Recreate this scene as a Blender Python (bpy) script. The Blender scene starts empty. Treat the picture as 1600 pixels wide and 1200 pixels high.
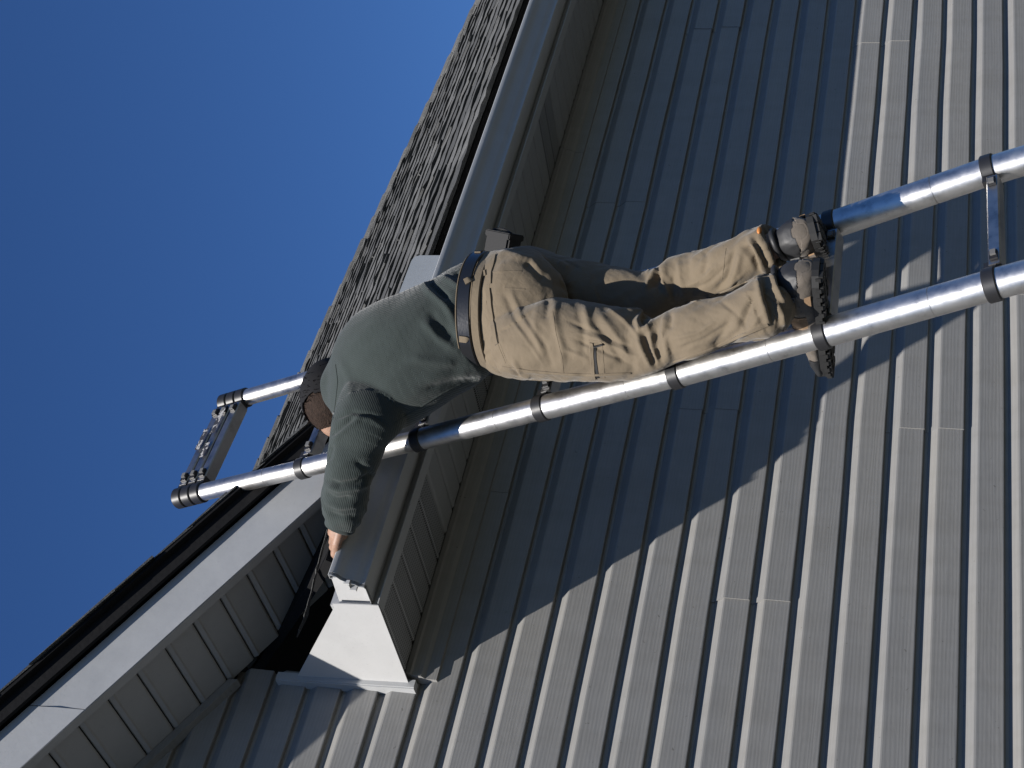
import bpy, bmesh, math, random
import numpy as np
from mathutils import Vector, Matrix
from mathutils.bvhtree import BVHTree
random.seed(7); rng = np.random.default_rng(7)
scene = bpy.context.scene
COL = scene.collection

# ------------------------------------------------------------------ camera (the photograph lies on its side)
M = np.array([[0.723, -0.69084, 0.0], [-0.20479, -0.21419, 0.95508], [0.65979, 0.69055, 0.29634]])
M[0] /= np.linalg.norm(M[0]); M[2] /= np.linalg.norm(M[2]); M[1] = np.cross(M[0], M[2])
F = 2450.0
cam_d = bpy.data.cameras.new('camera'); cam = bpy.data.objects.new('camera', cam_d); COL.objects.link(cam)
cx, cy, cz = -M[1], M[0], -M[2]
cam.matrix_world = Matrix(((cx[0], cy[0], cz[0], 0), (cx[1], cy[1], cz[1], 0), (cx[2], cy[2], cz[2], 0), (0, 0, 0, 1)))
cam_d.sensor_width = 36.0; cam_d.lens = F / 1600 * 36; cam_d.clip_start = 0.05; cam_d.clip_end = 2000
scene.camera = cam

# ------------------------------------------------------------------ light
SUN_DIR = Vector((-0.637, -0.313, 0.704)).normalized()       # towards the sun
world = bpy.data.worlds.new('World'); scene.world = world; world.use_nodes = True
wn = world.node_tree.nodes; wl = world.node_tree.links
sky = wn.new('ShaderNodeTexSky'); sky.sky_type = 'NISHITA'; sky.sun_disc = False
sky.sun_elevation = math.asin(SUN_DIR.z); sky.sun_rotation = math.atan2(SUN_DIR.x, SUN_DIR.y)
sky.air_density = 1.0; sky.dust_density = 0.1; sky.ozone_density = 3.0; sky.altitude = 300
bg = wn['Background']; bg.inputs['Strength'].default_value = 0.05
gain = wn.new('ShaderNodeMix'); gain.data_type = 'RGBA'; gain.blend_type = 'MULTIPLY'; gain.inputs['Factor'].default_value = 1.0
gain.inputs['B'].default_value = (0.435, 0.715, 1.13, 1)          # tints the sky bluer and dims its fill on shaded surfaces
wl.new(sky.outputs['Color'], gain.inputs['A']); wl.new(gain.outputs['Result'], bg.inputs['Color'])
sun_d = bpy.data.lights.new('sun', 'SUN'); sun_d.energy = 5.0; sun_d.angle = math.radians(0.5); sun_d.color = (1.0, 0.955, 0.90)
sun = bpy.data.objects.new('sun', sun_d); COL.objects.link(sun)
sun.rotation_euler = (-SUN_DIR).to_track_quat('-Z', 'Y').to_euler(); sun.location = (-6, -6, 9)
scene.view_settings.view_transform = 'Standard'; scene.view_settings.look = 'None'
scene.view_settings.gamma = 1.0; scene.view_settings.use_curve_mapping = False; scene.view_settings.exposure = 0.65

# ------------------------------------------------------------------ helpers
def ray(x, y):
    d = np.array([600 - y, 800 - x, F]) @ M
    return d / np.linalg.norm(d)
def onY(x, y, Y):
    d = ray(x, y); return d * (Y / d[1])
def depth_pt(x, y, c):
    return np.array([(600 - y) / F * c, (800 - x) / F * c, c]) @ M
def proj(P):
    c = np.asarray(P, float) @ M.T
    return np.stack([800 - c[..., 1] / c[..., 2] * F, 600 - c[..., 0] / c[..., 2] * F], -1)

def mat(name, base, rough=0.6, metal=0.0, build=None, spec=0.5):
    m = bpy.data.materials.new(name); m.use_nodes = True
    nt = m.node_tree; b = nt.nodes['Principled BSDF']
    b.inputs['Base Color'].default_value = (*base, 1); b.inputs['Roughness'].default_value = rough
    b.inputs['Metallic'].default_value = metal; b.inputs['Specular IOR Level'].default_value = spec
    if build: build(nt, b, base)
    return m
def N(nt, t, **kw):
    n = nt.nodes.new(t)
    for k, v in kw.items():
        if k in n.inputs: n.inputs[k].default_value = v
        else: setattr(n, k, v)
    return n
def coords(nt, scale=(1, 1, 1), src='Object', rot=(0, 0, 0)):
    tc = N(nt, 'ShaderNodeTexCoord'); mp = N(nt, 'ShaderNodeMapping')
    mp.inputs['Scale'].default_value = scale; mp.inputs['Rotation'].default_value = rot
    nt.links.new(tc.outputs[src], mp.inputs['Vector']); return mp.outputs['Vector']
def noise(nt, vec, scale, detail=4, rough=0.55, dist=0.0):
    n = N(nt, 'ShaderNodeTexNoise', Scale=scale, Detail=detail, Roughness=rough, Distortion=dist)
    nt.links.new(vec, n.inputs['Vector']); return n.outputs['Fac']
def ramp(nt, fac, stops):
    r = N(nt, 'ShaderNodeValToRGB'); e = r.color_ramp.elements
    while len(e) < len(stops): e.new(0.5)
    for el, (p, c) in zip(e, stops):
        el.position = p; el.color = (*c, 1) if len(c) == 3 else c
    nt.links.new(fac, r.inputs['Fac']); return r.outputs['Color']
def bump(nt, b, h, strength=0.3, dist=0.002, prev=None):
    n = N(nt, 'ShaderNodeBump', Strength=strength, Distance=dist)
    nt.links.new(h, n.inputs['Height'])
    if prev: nt.links.new(prev, n.inputs['Normal'])
    nt.links.new(n.outputs['Normal'], b.inputs['Normal']); return n.outputs['Normal']
def mul(c, k): return tuple(min(1, x * k) for x in c)
def math_n(nt, op, a, b=None):
    n = N(nt, 'ShaderNodeMath', operation=op)
    for i, v in enumerate((a, b)):
        if v is None: continue
        if isinstance(v, (int, float)): n.inputs[i].default_value = v
        else: nt.links.new(v, n.inputs[i])
    return n.outputs[0]

def link(name, verts, faces, m=None, parent=None, smooth=False):
    me = bpy.data.meshes.new(name); me.from_pydata([tuple(map(float, v)) for v in verts], [], [tuple(f) for f in faces])
    return link_mesh(name, me, m, parent, smooth)
def link_mesh(name, me, m=None, parent=None, smooth=False):
    bm = bmesh.new(); bm.from_mesh(me); bmesh.ops.recalc_face_normals(bm, faces=bm.faces); bm.to_mesh(me); bm.free()
    if m and not len(me.materials): me.materials.append(m)
    if smooth: me.polygons.foreach_set('use_smooth', [True] * len(me.polygons))
    o = bpy.data.objects.new(name, me); COL.objects.link(o)
    if parent: o.parent = parent
    return o
def share(name, me, parent, loc=(0, 0, 0), rot=(0, 0, 0)):
    o = bpy.data.objects.new(name, me); COL.objects.link(o); o.parent = parent
    o.location = loc; o.rotation_euler = rot; return o
def empty(name, loc, label, cat):
    o = bpy.data.objects.new(name, None); COL.objects.link(o); o.location = loc; o['label'] = label; o['category'] = cat
    return o
class MB:
    def __init__(s): s.v = []; s.f = []
    def add(s, v, f):
        n = len(s.v); s.v += [tuple(map(float, p)) for p in v]; s.f += [tuple(i + n for i in q) for q in f]; return s
    def box(s, c, half, ax=None):
        c = np.array(c, float); ax = np.eye(3) if ax is None else np.array(ax, float)
        v = [c + ax[0] * half[0] * a + ax[1] * half[1] * b + ax[2] * half[2] * d for a in (-1, 1) for b in (-1, 1) for d in (-1, 1)]
        return s.add(v, [(0, 1, 3, 2), (4, 6, 7, 5), (0, 4, 5, 1), (2, 3, 7, 6), (0, 2, 6, 4), (1, 5, 7, 3)])
    def prism(s, poly, off):                       # closed polygon extruded by the vector off
        n = len(poly); off = np.array(off, float)
        v = [np.array(p, float) for p in poly] + [np.array(p, float) + off for p in poly]
        return s.add(v, [tuple(range(n)), tuple(range(2 * n - 1, n - 1, -1))] + [(i, (i + 1) % n, (i + 1) % n + n, i + n) for i in range(n)])
    def tube(s, pts, rad, seg=20, caps=True):
        pts = [np.array(p, float) for p in pts]; n = len(pts)
        if np.isscalar(rad): rad = [rad] * n
        u = None; base = len(s.v); vv = []
        for i in range(n):
            t = pts[min(i + 1, n - 1)] - pts[max(i - 1, 0)]; t /= np.linalg.norm(t) + 1e-12
            if u is None:
                u = np.cross(t, [0, 0, 1.0]);
                if np.linalg.norm(u) < 1e-3: u = np.cross(t, [1.0, 0, 0])
            u = u - t * (u @ t); u /= np.linalg.norm(u); w = np.cross(t, u)
            vv += [pts[i] + rad[i] * (u * math.cos(2 * math.pi * k / seg) + w * math.sin(2 * math.pi * k / seg)) for k in range(seg)]
        ff = [(i * seg + k, i * seg + (k + 1) % seg, (i + 1) * seg + (k + 1) % seg, (i + 1) * seg + k) for i in range(n - 1) for k in range(seg)]
        if caps: ff += [tuple(range(seg - 1, -1, -1)), tuple((n - 1) * seg + k for k in range(seg))]
        return s.add(vv, ff)
    def obj(s, name, m, parent=None, smooth=False): return link(name, s.v, s.f, m, parent, smooth)
def edge_smooth(o, ang=35):
    me = o.data; me.polygons.foreach_set('use_smooth', [True] * len(me.polygons))
    bm = bmesh.new(); bm.from_mesh(me)
    for e in bm.edges:
        if len(e.link_faces) == 2 and e.calc_face_angle(0) > math.radians(ang): e.smooth = False
    bm.to_mesh(me); bm.free()
def bevel(o, w=0.002, seg=1):
    bm = bmesh.new(); bm.from_mesh(o.data)
    bmesh.ops.bevel(bm, geom=list(bm.edges), offset=w, segments=seg, affect='EDGES', clamp_overlap=True)
    bm.to_mesh(o.data); bm.free(); return o

def vnoise(p, seed=0):                              # smooth value noise, vectorised, -1..1
    p = np.asarray(p, float); i = np.floor(p).astype(np.int64); f = p - i; f = f * f * (3 - 2 * f)
    def h(ix, iy, iz):
        n = (ix * 374761393 + iy * 668265263 + iz * 2147483647 + seed * 974634777) & 0xffffffff
        n = ((n ^ (n >> 13)) * 1274126177) & 0xffffffff
        return ((n ^ (n >> 16)) & 0xffff) / 32767.5 - 1
    r = 0
    for dx in (0, 1):
        for dy in (0, 1):
            for dz in (0, 1):
                w = (f[..., 0] if dx else 1 - f[..., 0]) * (f[..., 1] if dy else 1 - f[..., 1]) * (f[..., 2] if dz else 1 - f[..., 2])
                r = r + w * h(i[..., 0] + dx, i[..., 1] + dy, i[..., 2] + dz)
    return r

# ------------------------------------------------------------------ materials
def siding_build(nt, b, base):
    oi = N(nt, 'ShaderNodeObjectInfo')
    tc = N(nt, 'ShaderNodeTexCoord'); ad = N(nt, 'ShaderNodeVectorMath', operation='ADD'); sc = N(nt, 'ShaderNodeVectorMath', operation='SCALE')
    nt.links.new(oi.outputs['Random'], sc.inputs['Scale']); sc.inputs[0].default_value = (37, 3, 11)
    nt.links.new(tc.outputs['Object'], ad.inputs[0]); nt.links.new(sc.outputs[0], ad.inputs[1])
    mp = N(nt, 'ShaderNodeMapping'); mp.inputs['Scale'].default_value = (7, 20, 26); nt.links.new(ad.outputs[0], mp.inputs['Vector'])
    v = mp.outputs['Vector']
    n1 = noise(nt, v, 1.0, 7, 0.62, 1.6)
    mp2 = N(nt, 'ShaderNodeMapping'); mp2.inputs['Scale'].default_value = (0.9, 1, 14); nt.links.new(ad.outputs[0], mp2.inputs['Vector'])
    w = N(nt, 'ShaderNodeTexWave', Scale=2.2, Distortion=6.0, Detail=3.0); w.inputs['Detail Scale'].default_value = 1.2
    w.wave_type = 'RINGS'; nt.links.new(mp2.outputs['Vector'], w.inputs['Vector'])
    mx = math_n(nt, 'ADD', math_n(nt, 'MULTIPLY', n1, 0.8), math_n(nt, 'MULTIPLY', w.outputs['Fac'], 0.22))
    big = noise(nt, coords(nt, (0.7, 1, 5)), 1.3, 3)
    c1 = ramp(nt, mx, [(0.2, mul(base, 0.9)), (0.85, mul(base, 1.07))])
    c2 = ramp(nt, big, [(0.3, (0.93, 0.94, 0.95)), (0.7, (1.04, 1.03, 1.0))])
    mm = N(nt, 'ShaderNodeMix', data_type='RGBA', blend_type='MULTIPLY'); mm.inputs['Factor'].default_value = 1
    nt.links.new(c1, mm.inputs['A']); nt.links.new(c2, mm.inputs['B'])
    spk = ramp(nt, noise(nt, coords(nt, (1, 1, 1)), 70, 2, 0.5), [(0.235, (0.55, 0.53, 0.5)), (0.265, (1, 1, 1))])
    stk = ramp(nt, noise(nt, coords(nt, (9, 1, 0.9)), 1.0, 4, 0.6), [(0.30, (0.88, 0.87, 0.85)), (0.55, (1, 1, 1))])
    m3 = N(nt, 'ShaderNodeMix', data_type='RGBA', blend_type='MULTIPLY'); m3.inputs['Factor'].default_value = 0.8
    nt.links.new(mm.outputs['Result'], m3.inputs['A']); nt.links.new(spk, m3.inputs['B'])
    m4 = N(nt, 'ShaderNodeMix', data_type='RGBA', blend_type='MULTIPLY'); m4.inputs['Factor'].default_value = 0.7
    nt.links.new(m3.outputs['Result'], m4.inputs['A']); nt.links.new(stk, m4.inputs['B'])
    nt.links.new(m4.outputs['Result'], b.inputs['Base Color'])
    bump(nt, b, mx, 0.45, 0.0012)
M_SIDING = mat('vinyl_siding', (0.235, 0.231, 0.224), 0.5, build=siding_build, spec=0.35)
def paint_build(amount):
    def f(nt, b, base):
        v = coords(nt); n1 = noise(nt, v, 9, 5, 0.7); n2 = noise(nt, v, 160, 2)
        sp = ramp(nt, n2, [(0.28, mul(base, 0.9)), (0.36, base)])
        c = ramp(nt, n1, [(0.3, mul((1, 1, 1), 1 - amount)), (0.7, (1, 1, 1))])
        mm = N(nt, 'ShaderNodeMix', data_type='RGBA', blend_type='MULTIPLY'); mm.inputs['Factor'].default_value = 1
        nt.links.new(sp, mm.inputs['A']); nt.links.new(c, mm.inputs['B']); nt.links.new(mm.outputs['Result'], b.inputs['Base Color'])
        rr = ramp(nt, n1, [(0.3, (0.32,) * 3), (0.7, (0.5,) * 3)]); nt.links.new(rr, b.inputs['Roughness'])
        bump(nt, b, n1, 0.25, 0.004)
    return f
M_TRIM = mat('painted_aluminium', (0.3631, 0.3695, 0.3726), 0.42, build=paint_build(0.1))
M_BOX = mat('white_painted_aluminium', (0.4332, 0.4332, 0.4300), 0.5, build=paint_build(0.06))
M_SOFFIT = mat('soffit_vinyl', (0.305, 0.308, 0.310), 0.55, build=paint_build(0.1))
def vent_build(nt, b, base):
    paint_build(0.1)(nt, b, base)
    v = coords(nt, (1 / 0.0100,) * 3, 'Object')
    fr = N(nt, 'ShaderNodeVectorMath', operation='FRACTION'); nt.links.new(v, fr.inputs[0])
    sb = N(nt, 'ShaderNodeVectorMath', operation='SUBTRACT'); nt.links.new(fr.outputs[0], sb.inputs[0]); sb.inputs[1].default_value = (0.5, 0.5, 0.5)
    ml = N(nt, 'ShaderNodeVectorMath', operation='MULTIPLY'); nt.links.new(sb.outputs[0], ml.inputs[0]); ml.inputs[1].default_value = (1, 1, 0)
    ln = N(nt, 'ShaderNodeVectorMath', operation='LENGTH'); nt.links.new(ml.outputs[0], ln.inputs[0])
    hole = math_n(nt, 'GREATER_THAN', ln.outputs['Value'], 0.30)
    old = b.inputs['Base Color'].links[0].from_socket
    mm = N(nt, 'ShaderNodeMix', data_type='RGBA'); nt.links.new(hole, mm.inputs['Factor']); mm.inputs['A'].default_value = (0.02, 0.02, 0.02, 1)
    nt.links.new(old, mm.inputs['B']); nt.links.new(mm.outputs['Result'], b.inputs['Base Color'])
M_VENT = mat('perforated_soffit_vinyl', (0.285, 0.288, 0.290), 0.55, build=vent_build)
M_BLACK = mat('roofing_felt', (0.0076, 0.0076, 0.0083), 0.85, build=lambda nt, b, base: bump(nt, b, noise(nt, coords(nt), 60, 4), 0.5, 0.003), spec=0.2)
M_WOOD = mat('dark_roof_timber', (0.006, 0.0055, 0.005), 0.95, spec=0.05, build=lambda nt, b, base: bump(nt, b, noise(nt, coords(nt, (3, 40, 40)), 2, 4), 0.4, 0.002))
def shingle_build(nt, b, base):
    v = coords(nt); oi = N(nt, 'ShaderNodeObjectInfo')
    g = noise(nt, v, 260, 3, 0.85); s = noise(nt, v, 14, 4, 0.6)
    f = math_n(nt, 'ADD', math_n(nt, 'MULTIPLY', g, 0.95), math_n(nt, 'ADD', math_n(nt, 'MULTIPLY', s, 0.25), math_n(nt, 'MULTIPLY', oi.outputs['Random'], 0.14)))
    c = ramp(nt, f, [(0.38, (0.018, 0.019, 0.0195)), (0.64, (0.064, 0.065, 0.064)), (0.95, (0.22, 0.22, 0.212))])
    nt.links.new(c, b.inputs['Base Color']); bump(nt, b, g, 0.7, 0.003)
M_SHINGLE = mat('asphalt_shingle', (0.15, 0.15, 0.15), 0.9, build=shingle_build, spec=0.2)
def alu_build(nt, b, base):
    v = coords(nt); n1 = noise(nt, v, 22, 5, 0.7); n2 = noise(nt, coords(nt, (90, 90, 3)), 3, 3, 0.6)
    nt.links.new(ramp(nt, n1, [(0.3, (0.34,) * 3), (0.75, (0.47,) * 3)]), b.inputs['Roughness'])
    nt.links.new(ramp(nt, n1, [(0.28, mul(base, 0.62)), (0.45, mul(base, .92)), (0.6, base)]), b.inputs['Base Color'])
    bump(nt, b, n2, 0.06, 0.002)
M_ALU = mat('brushed_aluminium', (0.6068, 0.5957, 0.5772), 0.33, 1.0, build=alu_build)
M_RUNG = mat('anodised_rung', (0.4440, 0.4440, 0.4440), 0.3, 1.0, build=alu_build)
M_PLASTIC = mat('black_plastic', (0.0140, 0.0140, 0.0153), 0.45, build=lambda nt, b, base: bump(nt, b, noise(nt, coords(nt), 90, 3), 0.15, 0.001))
M_GREYPL = mat('grey_plastic', (0.11, 0.11, 0.11), 0.7, build=lambda nt, b, base: bump(nt, b, noise(nt, coords(nt), 90, 3), 0.15, 0.001))
def sticker_build(nt, b, base):
    v = coords(nt, (1, 1, 1)); n1 = noise(nt, v, 45, 4, 0.7)
    n2 = noise(nt, coords(nt, (45, 45, 60)), 1.3, 3, 0.6)
    c = ramp(nt, n2, [(0.46, (0.36, 0.35, 0.34)), (0.49, (0.03, 0.03, 0.036))])
    nt.links.new(c, b.inputs['Base Color'])
M_STICKER = mat('worn_sticker', (0.7, 0.7, 0.7), 0.6, build=sticker_build)
def grass_build(nt, b, base):
    nt.links.new(ramp(nt, noise(nt, coords(nt), 3, 8, 0.7), [(0.3, (0.022, 0.025, 0.018)), (0.7, (0.042, 0.044, 0.034))]), b.inputs['Base Color'])
M_GRASS = mat('lawn', (0.05, 0.07, 0.03), 0.95, build=grass_build)
def twill_build(nt, b, base):
    v = coords(nt); n1 = noise(nt, v, 16, 5, 0.6); n2 = noise(nt, v, 4, 3)
    nt.links.new(ramp(nt, math_n(nt, 'ADD', math_n(nt, 'MULTIPLY', n1, 0.5), math_n(nt, 'MULTIPLY', n2, 0.5)), [(0.3, mul(base, 0.88)), (0.7, mul(base, 1.1))]), b.inputs['Base Color'])
    p = bump(nt, b, noise(nt, v, 900, 2), 0.25, 0.0008)
    bump(nt, b, noise(nt, v, 55, 4, 0.6, 0.6), 0.45, 0.004, p)
    b.inputs['Sheen Weight'].default_value = 0.15
M_TWILL = mat('khaki_twill', (0.142, 0.112, 0.076), 0.85, build=twill_build, spec=0.2)
def rib_build(nt, b, base):
    at = N(nt, 'ShaderNodeAttribute', attribute_name='rib')
    s = math_n(nt, 'SINE', math_n(nt, 'MULTIPLY', at.outputs['Fac'], 2 * math.pi / 0.0045))
    v = coords(nt); n2 = noise(nt, v, 12, 4); n3 = noise(nt, v, 500, 2)
    f = math_n(nt, 'ADD', math_n(nt, 'MULTIPLY', s, 0.12), math_n(nt, 'ADD', math_n(nt, 'MULTIPLY', n2, 0.5), math_n(nt, 'MULTIPLY', n3, 0.5)))
    nt.links.new(ramp(nt, f, [(0.25, mul(base, 0.72)), (0.75, mul(base, 1.2))]), b.inputs['Base Color'])
    p = bump(nt, b, s, 0.35, 0.0012)
    bump(nt, b, noise(nt, v, 40, 4, 0.6, 0.5), 0.35, 0.004, p)
    b.inputs['Sheen Weight'].default_value = 0.2
M_SHIRT = mat('green_ribbed_knit', (0.031, 0.040, 0.038), 0.9, build=rib_build, spec=0.15)
def leather_build(nt, b, base):
    bump(nt, b, noise(nt, coords(nt), 130, 4), 0.3, 0.001)
M_LEATHER = mat('black_leather', (0.010, 0.0105, 0.012), 0.30, build=leather_build)
def skin_build(nt, b, base):
    v = coords(nt); n1 = noise(nt, v, 45, 5, 0.65); n2 = noise(nt, v, 260, 2)
    nt.links.new(ramp(nt, n1, [(0.3, mul(base, 0.72)), (0.65, mul(base, 1.08))]), b.inputs['Base Color']); bump(nt, b, n2, 0.3, 0.0012)
    b.inputs['Subsurface Weight'].default_value = 0.08; b.inputs['Subsurface Radius'].default_value = (0.008, 0.003, 0.002)
M_SKIN = mat('skin', (0.2838, 0.1683, 0.1155), 0.55, build=skin_build)
def hair_build(nt, b, base):
    v = coords(nt, (60, 60, 260)); n1 = noise(nt, v, 1.4, 4, 0.7)
    nt.links.new(ramp(nt, n1, [(0.3, mul(base, 0.4)), (0.7, mul(base, 1.9))]), b.inputs['Base Color']); bump(nt, b, n1, 0.8, 0.004)
M_HAIR = mat('brown_hair', (0.020, 0.0125, 0.009), 0.75, spec=0.15, build=hair_build)
M_CAP = mat('black_cap_cloth', (0.010, 0.010, 0.011), 0.9, build=lambda nt, b, base: bump(nt, b, noise(nt, coords(nt), 300, 2), 0.3, 0.001), spec=0.2)
M_NYLON = mat('black_nylon', (0.008, 0.008, 0.0085), 0.75, build=lambda nt, b, base: bump(nt, b, noise(nt, coords(nt), 240, 3), 0.4, 0.001))
M_SUEDE = mat('taupe_suede', (0.0955, 0.0796, 0.0637), 0.85, build=twill_build)
M_TAN = mat('tan_nubuck', (0.1720, 0.1051, 0.0541), 0.85, build=twill_build)
M_CHAR = mat('charcoal_leather', (0.018, 0.0185, 0.020), 0.55, build=leather_build)
M_RUBBER = mat('black_rubber', (0.012, 0.012, 0.012), 0.7, build=leather_build)
M_SHEETM = mat('galvanised_sheet', (0.2930, 0.3121, 0.3249), 0.45, build=paint_build(0.05))

# ------------------------------------------------------------------ the setting
D = 3.634; LAP = 0.1143; Z0 = -0.013; GROUND = -1.52
XE, ZS, YF, YL = 2.28, 1.617, 3.255, 3.119
g = MB().add([(-600, -600, GROUND), (600, -600, GROUND), (600, 600, GROUND), (-600, 600, GROUND)], [(0, 1, 2, 3)]).obj('ground', M_GRASS)
g['kind'] = 'structure'

house = empty('house', (2.28, D, GROUND), 'grey vinyl-sided house with dark shingle roof, white gutter and cross gable', 'house')
def hobj(mb, name, m, smooth=False, parent=None):
    off = np.array([2.28, D, GROUND])
    v = [np.array(p) - off for p in mb.v]
    return link(name, v, mb.f, m, parent or house, smooth)
OFF = Vector((2.28, D, GROUND))
GS = 0.606                                           # slope of the gable
def zsof(X):                                         # underside of the gable soffit
    return 2.299 - GS * (X - 2.023) if X > -0.6 else 2.299 - GS * (-0.6 - 2.023) - GS * (-0.6 - X)
PEAK = -0.6; LEFT = -3.6

# wall: sheathing and vinyl panels (each panel is two Dutch laps high and 3.66 m long)
mb = MB(); wy = D + 0.03
mb.prism([(LEFT, wy, GROUND), (8.1, wy, GROUND), (8.1, wy, 1.70), (XE + 0.03, wy, 1.70), (XE + 0.03, wy, zsof(XE + 0.03) + 0.12), (PEAK, wy, zsof(PEAK) + 0.12), (LEFT, wy, zsof(LEFT) + 0.12)], (0, 0.12, 0))
wall = hobj(mb, 'wall', M_BLACK)
prof1 = [(0.0186, 0.0), (0.0192, 0.0022), (0.0204, 0.020), (0.0238, LAP - 0.054), (0.0246, LAP - 0.046), (0.0240, LAP - 0.0415), (0.0218, LAP - 0.0380), (0.0020, LAP - 0.0125), (0.0017, LAP - 0.006), (0.0015, LAP - 0.001)]
def panel_mesh(L, nseg=5, warp=0.0019, seed=0):
    pr = []
    for j in (0, 1):
        pr += [(0.004, j * LAP - 0.0005), (0.0165, j * LAP - 0.001)] + [(o, z + j * LAP) for o, z in prof1]
    pr.append((0.0012, 2 * LAP + 0.006))
    back = [(0.0002 if i in (0, len(pr) - 1) else max(o - 0.0022, 0.0), z + (0.002 if i in (1, 2 + len(prof1) + 1) else 0)) for i, (o, z) in enumerate(pr)]
    loop = pr + back[::-1]; n = len(loop); v = []; f = []
    r = random.Random(seed)
    for s in range(nseg + 1):
        x = L * s / nseg; lift = 0.0022 * (1 - s / nseg); wz = r.uniform(-warp, warp); wo = r.uniform(-0.6, 0.6) * warp
        v += [(x, -(o + lift + wo), z + wz) for o, z in loop]
    for s in range(nseg):
        f += [(s * n + i, s * n + (i + 1) % n, (s + 1) * n + (i + 1) % n, (s + 1) * n + i) for i in range(n)]
    m2 = len(pr)
    for base in (0, nseg * n):
        f += [(base + i, base + i + 1, base + n - 2 - i, base + n - 1 - i) for i in range(m2 - 1)]
    return v, f
PL = 3.66
seam = {-1: 3.865, 1: 3.283, 3: 5.325, 5: 2.625, 7: 3.359, 9: 5.500, 11: 4.4, 13: 3.0}
yb = D + 0.019
for k in range(-15, 35, 2):
    zb = Z0 + k * LAP; zt = zb + 2 * LAP
    x_hi = 8.1
    if zb > 1.60: x_hi = XE + 0.02
    # right limit under the gable
    lim = 2.023 - (zb - 2.299) / GS
    lim_l = PEAK - (lim - PEAK)
    x_lo = LEFT
    if x_hi < 5:
        x_hi = min(x_hi, lim); x_lo = max(LEFT, lim_l)
    if x_hi - x_lo < 0.1: continue
    s0 = seam.get(k, random.uniform(2.4, 6))
    cuts = [x_lo] + sorted(s0 + i * (PL - 0.03) for i in range(-4, 5) if x_lo + 0.05 < s0 + i * (PL - 0.03) < x_hi - 0.05) + [x_hi]
    for a, b2 in zip(cuts[:-1], cuts[1:]):
        L = min(b2 + 0.025, x_hi) - a
        v, f = panel_mesh(L, max(2, int(L / 0.4)), seed=k * 31 + len(v if False else []) + int(a * 100))
        o = link('siding_panel', v, f, M_SIDING, wall)
        o.location = Vector((a, yb, zb)) - OFF
    # rows crossing the eave: the right-hand remainder in one lap only
# trim moulding along the eave soffit, in two lengths
for a, b2 in ((XE + 0.012, 4.69), (4.692, 8.1)):
    mb = MB()
    mb.prism([(a, D + 0.01, ZS - 0.002), (a, D - 0.045, ZS - 0.002), (a, D - 0.045, ZS - 0.016), (a, D - 0.036, ZS - 0.02), (a, D - 0.030, ZS - 0.045), (a, D - 0.018, ZS - 0.055), (a, D - 0.016, ZS - 0.088), (a, D + 0.01, ZS - 0.09)], (b2 - a, 0, 0))
    hobj(mb, 'eave_moulding', M_SIDING)

# eave soffit boards
sof = hobj(MB().box(((XE + 8.4) / 2, (YF + D) / 2, ZS + 0.045), ((8.4 - XE) / 2 - 0.004, (D - YF) / 2 - 0.005, 0.004)), 'soffit', M_BLACK)
W4 = 0.1000
def soffit_board(y0, y1, z0, z1, w, m, seed):
    mb = MB(); e = 0.009; t = 0.012; n = 8
    # board runs from fascia (y0,z0) to wall (y1,z1); local x across
    sec = [(-w / 2 + 0.0018, 0.006), (-w / 2 + 0.004, 0.0015), (-w / 2 + e, 0), (-w / 2 + e + .006, -0.0022), (-w / 2 + e + .012, 0), (w / 2 - e, 0), (w / 2 - 0.004, 0.002), (w / 2 - 0.0018, 0.006), (w / 2 - 0.0018, 0.012), (-w / 2 + 0.0018, 0.012)]
    mb.add([(x, y0, z0 + z) for x, z in sec] + [(x, y1, z1 + z) for x, z in sec],
           [tuple(range(len(sec))), tuple(range(2 * len(sec) - 1, len(sec) - 1, -1))] + [(i, (i + 1) % len(sec), (i + 1) % len(sec) + len(sec), i + len(sec)) for i in range(len(sec))])
    me = bpy.data.meshes.new('soffit_board'); me.from_pydata(mb.v, [], mb.f); me.materials.append(m)
    bm = bmesh.new(); bm.from_mesh(me); bmesh.ops.recalc_face_normals(bm, faces=bm.faces); bm.to_mesh(me); bm.free()
    return me
zf, zw = 1.598, 1.617
bm_p = soffit_board(0, D - YF - 0.05, zf - zf, zw - zf, W4, M_SOFFIT, 1); bm_v = soffit_board(0, D - YF - 0.05, 0, zw - zf, W4, M_VENT, 2)
i = 0; x = XE + 0.012 + W4 / 2
while x < 8.3:
    share('soffit_board', bm_v if (i < 5 or i % 12 in (10, 11)) else bm_p, sof, Vector((x, YF + 0.004, zf)) - OFF); x += W4; i += 1
# fascia behind the gutter
hobj(MB().box(((XE + 8.4) / 2, YF + 0.012, 1.665), ((8.4 - XE) / 2, 0.011, 0.072)), 'fascia', M_TRIM)
hobj(MB().box(((XE + 8.4) / 2, YF + 0.004, 1.592), ((8.4 - XE) / 2, 0.022, 0.0015)), 'fascia_lip', M_TRIM)

# box end that closes the eave on its left
mb = MB(); x0 = XE - 0.010
mb.prism([(x0, D - 0.008, 1.606), (x0, D - 0.008, 1.962), (x0, 3.2545, 1.722), (x0, 3.236, 1.722), (x0, 3.236, 1.588), (x0, 3.25, 1.588)], (0.003, 0, 0))
boxe = hobj(mb, 'eave_end_panel', M_BOX)
mb = MB()   # J-channel standing on the wall beside the box end
mb.box((XE - 0.012, D - 0.014, 1.80), (0.012, 0.014, 0.215)); mb.box((XE - 0.0255, D - 0.006, 1.80), (0.002, 0.018, 0.215))
hobj(mb, 'wall_channel', M_TRIM)
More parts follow.
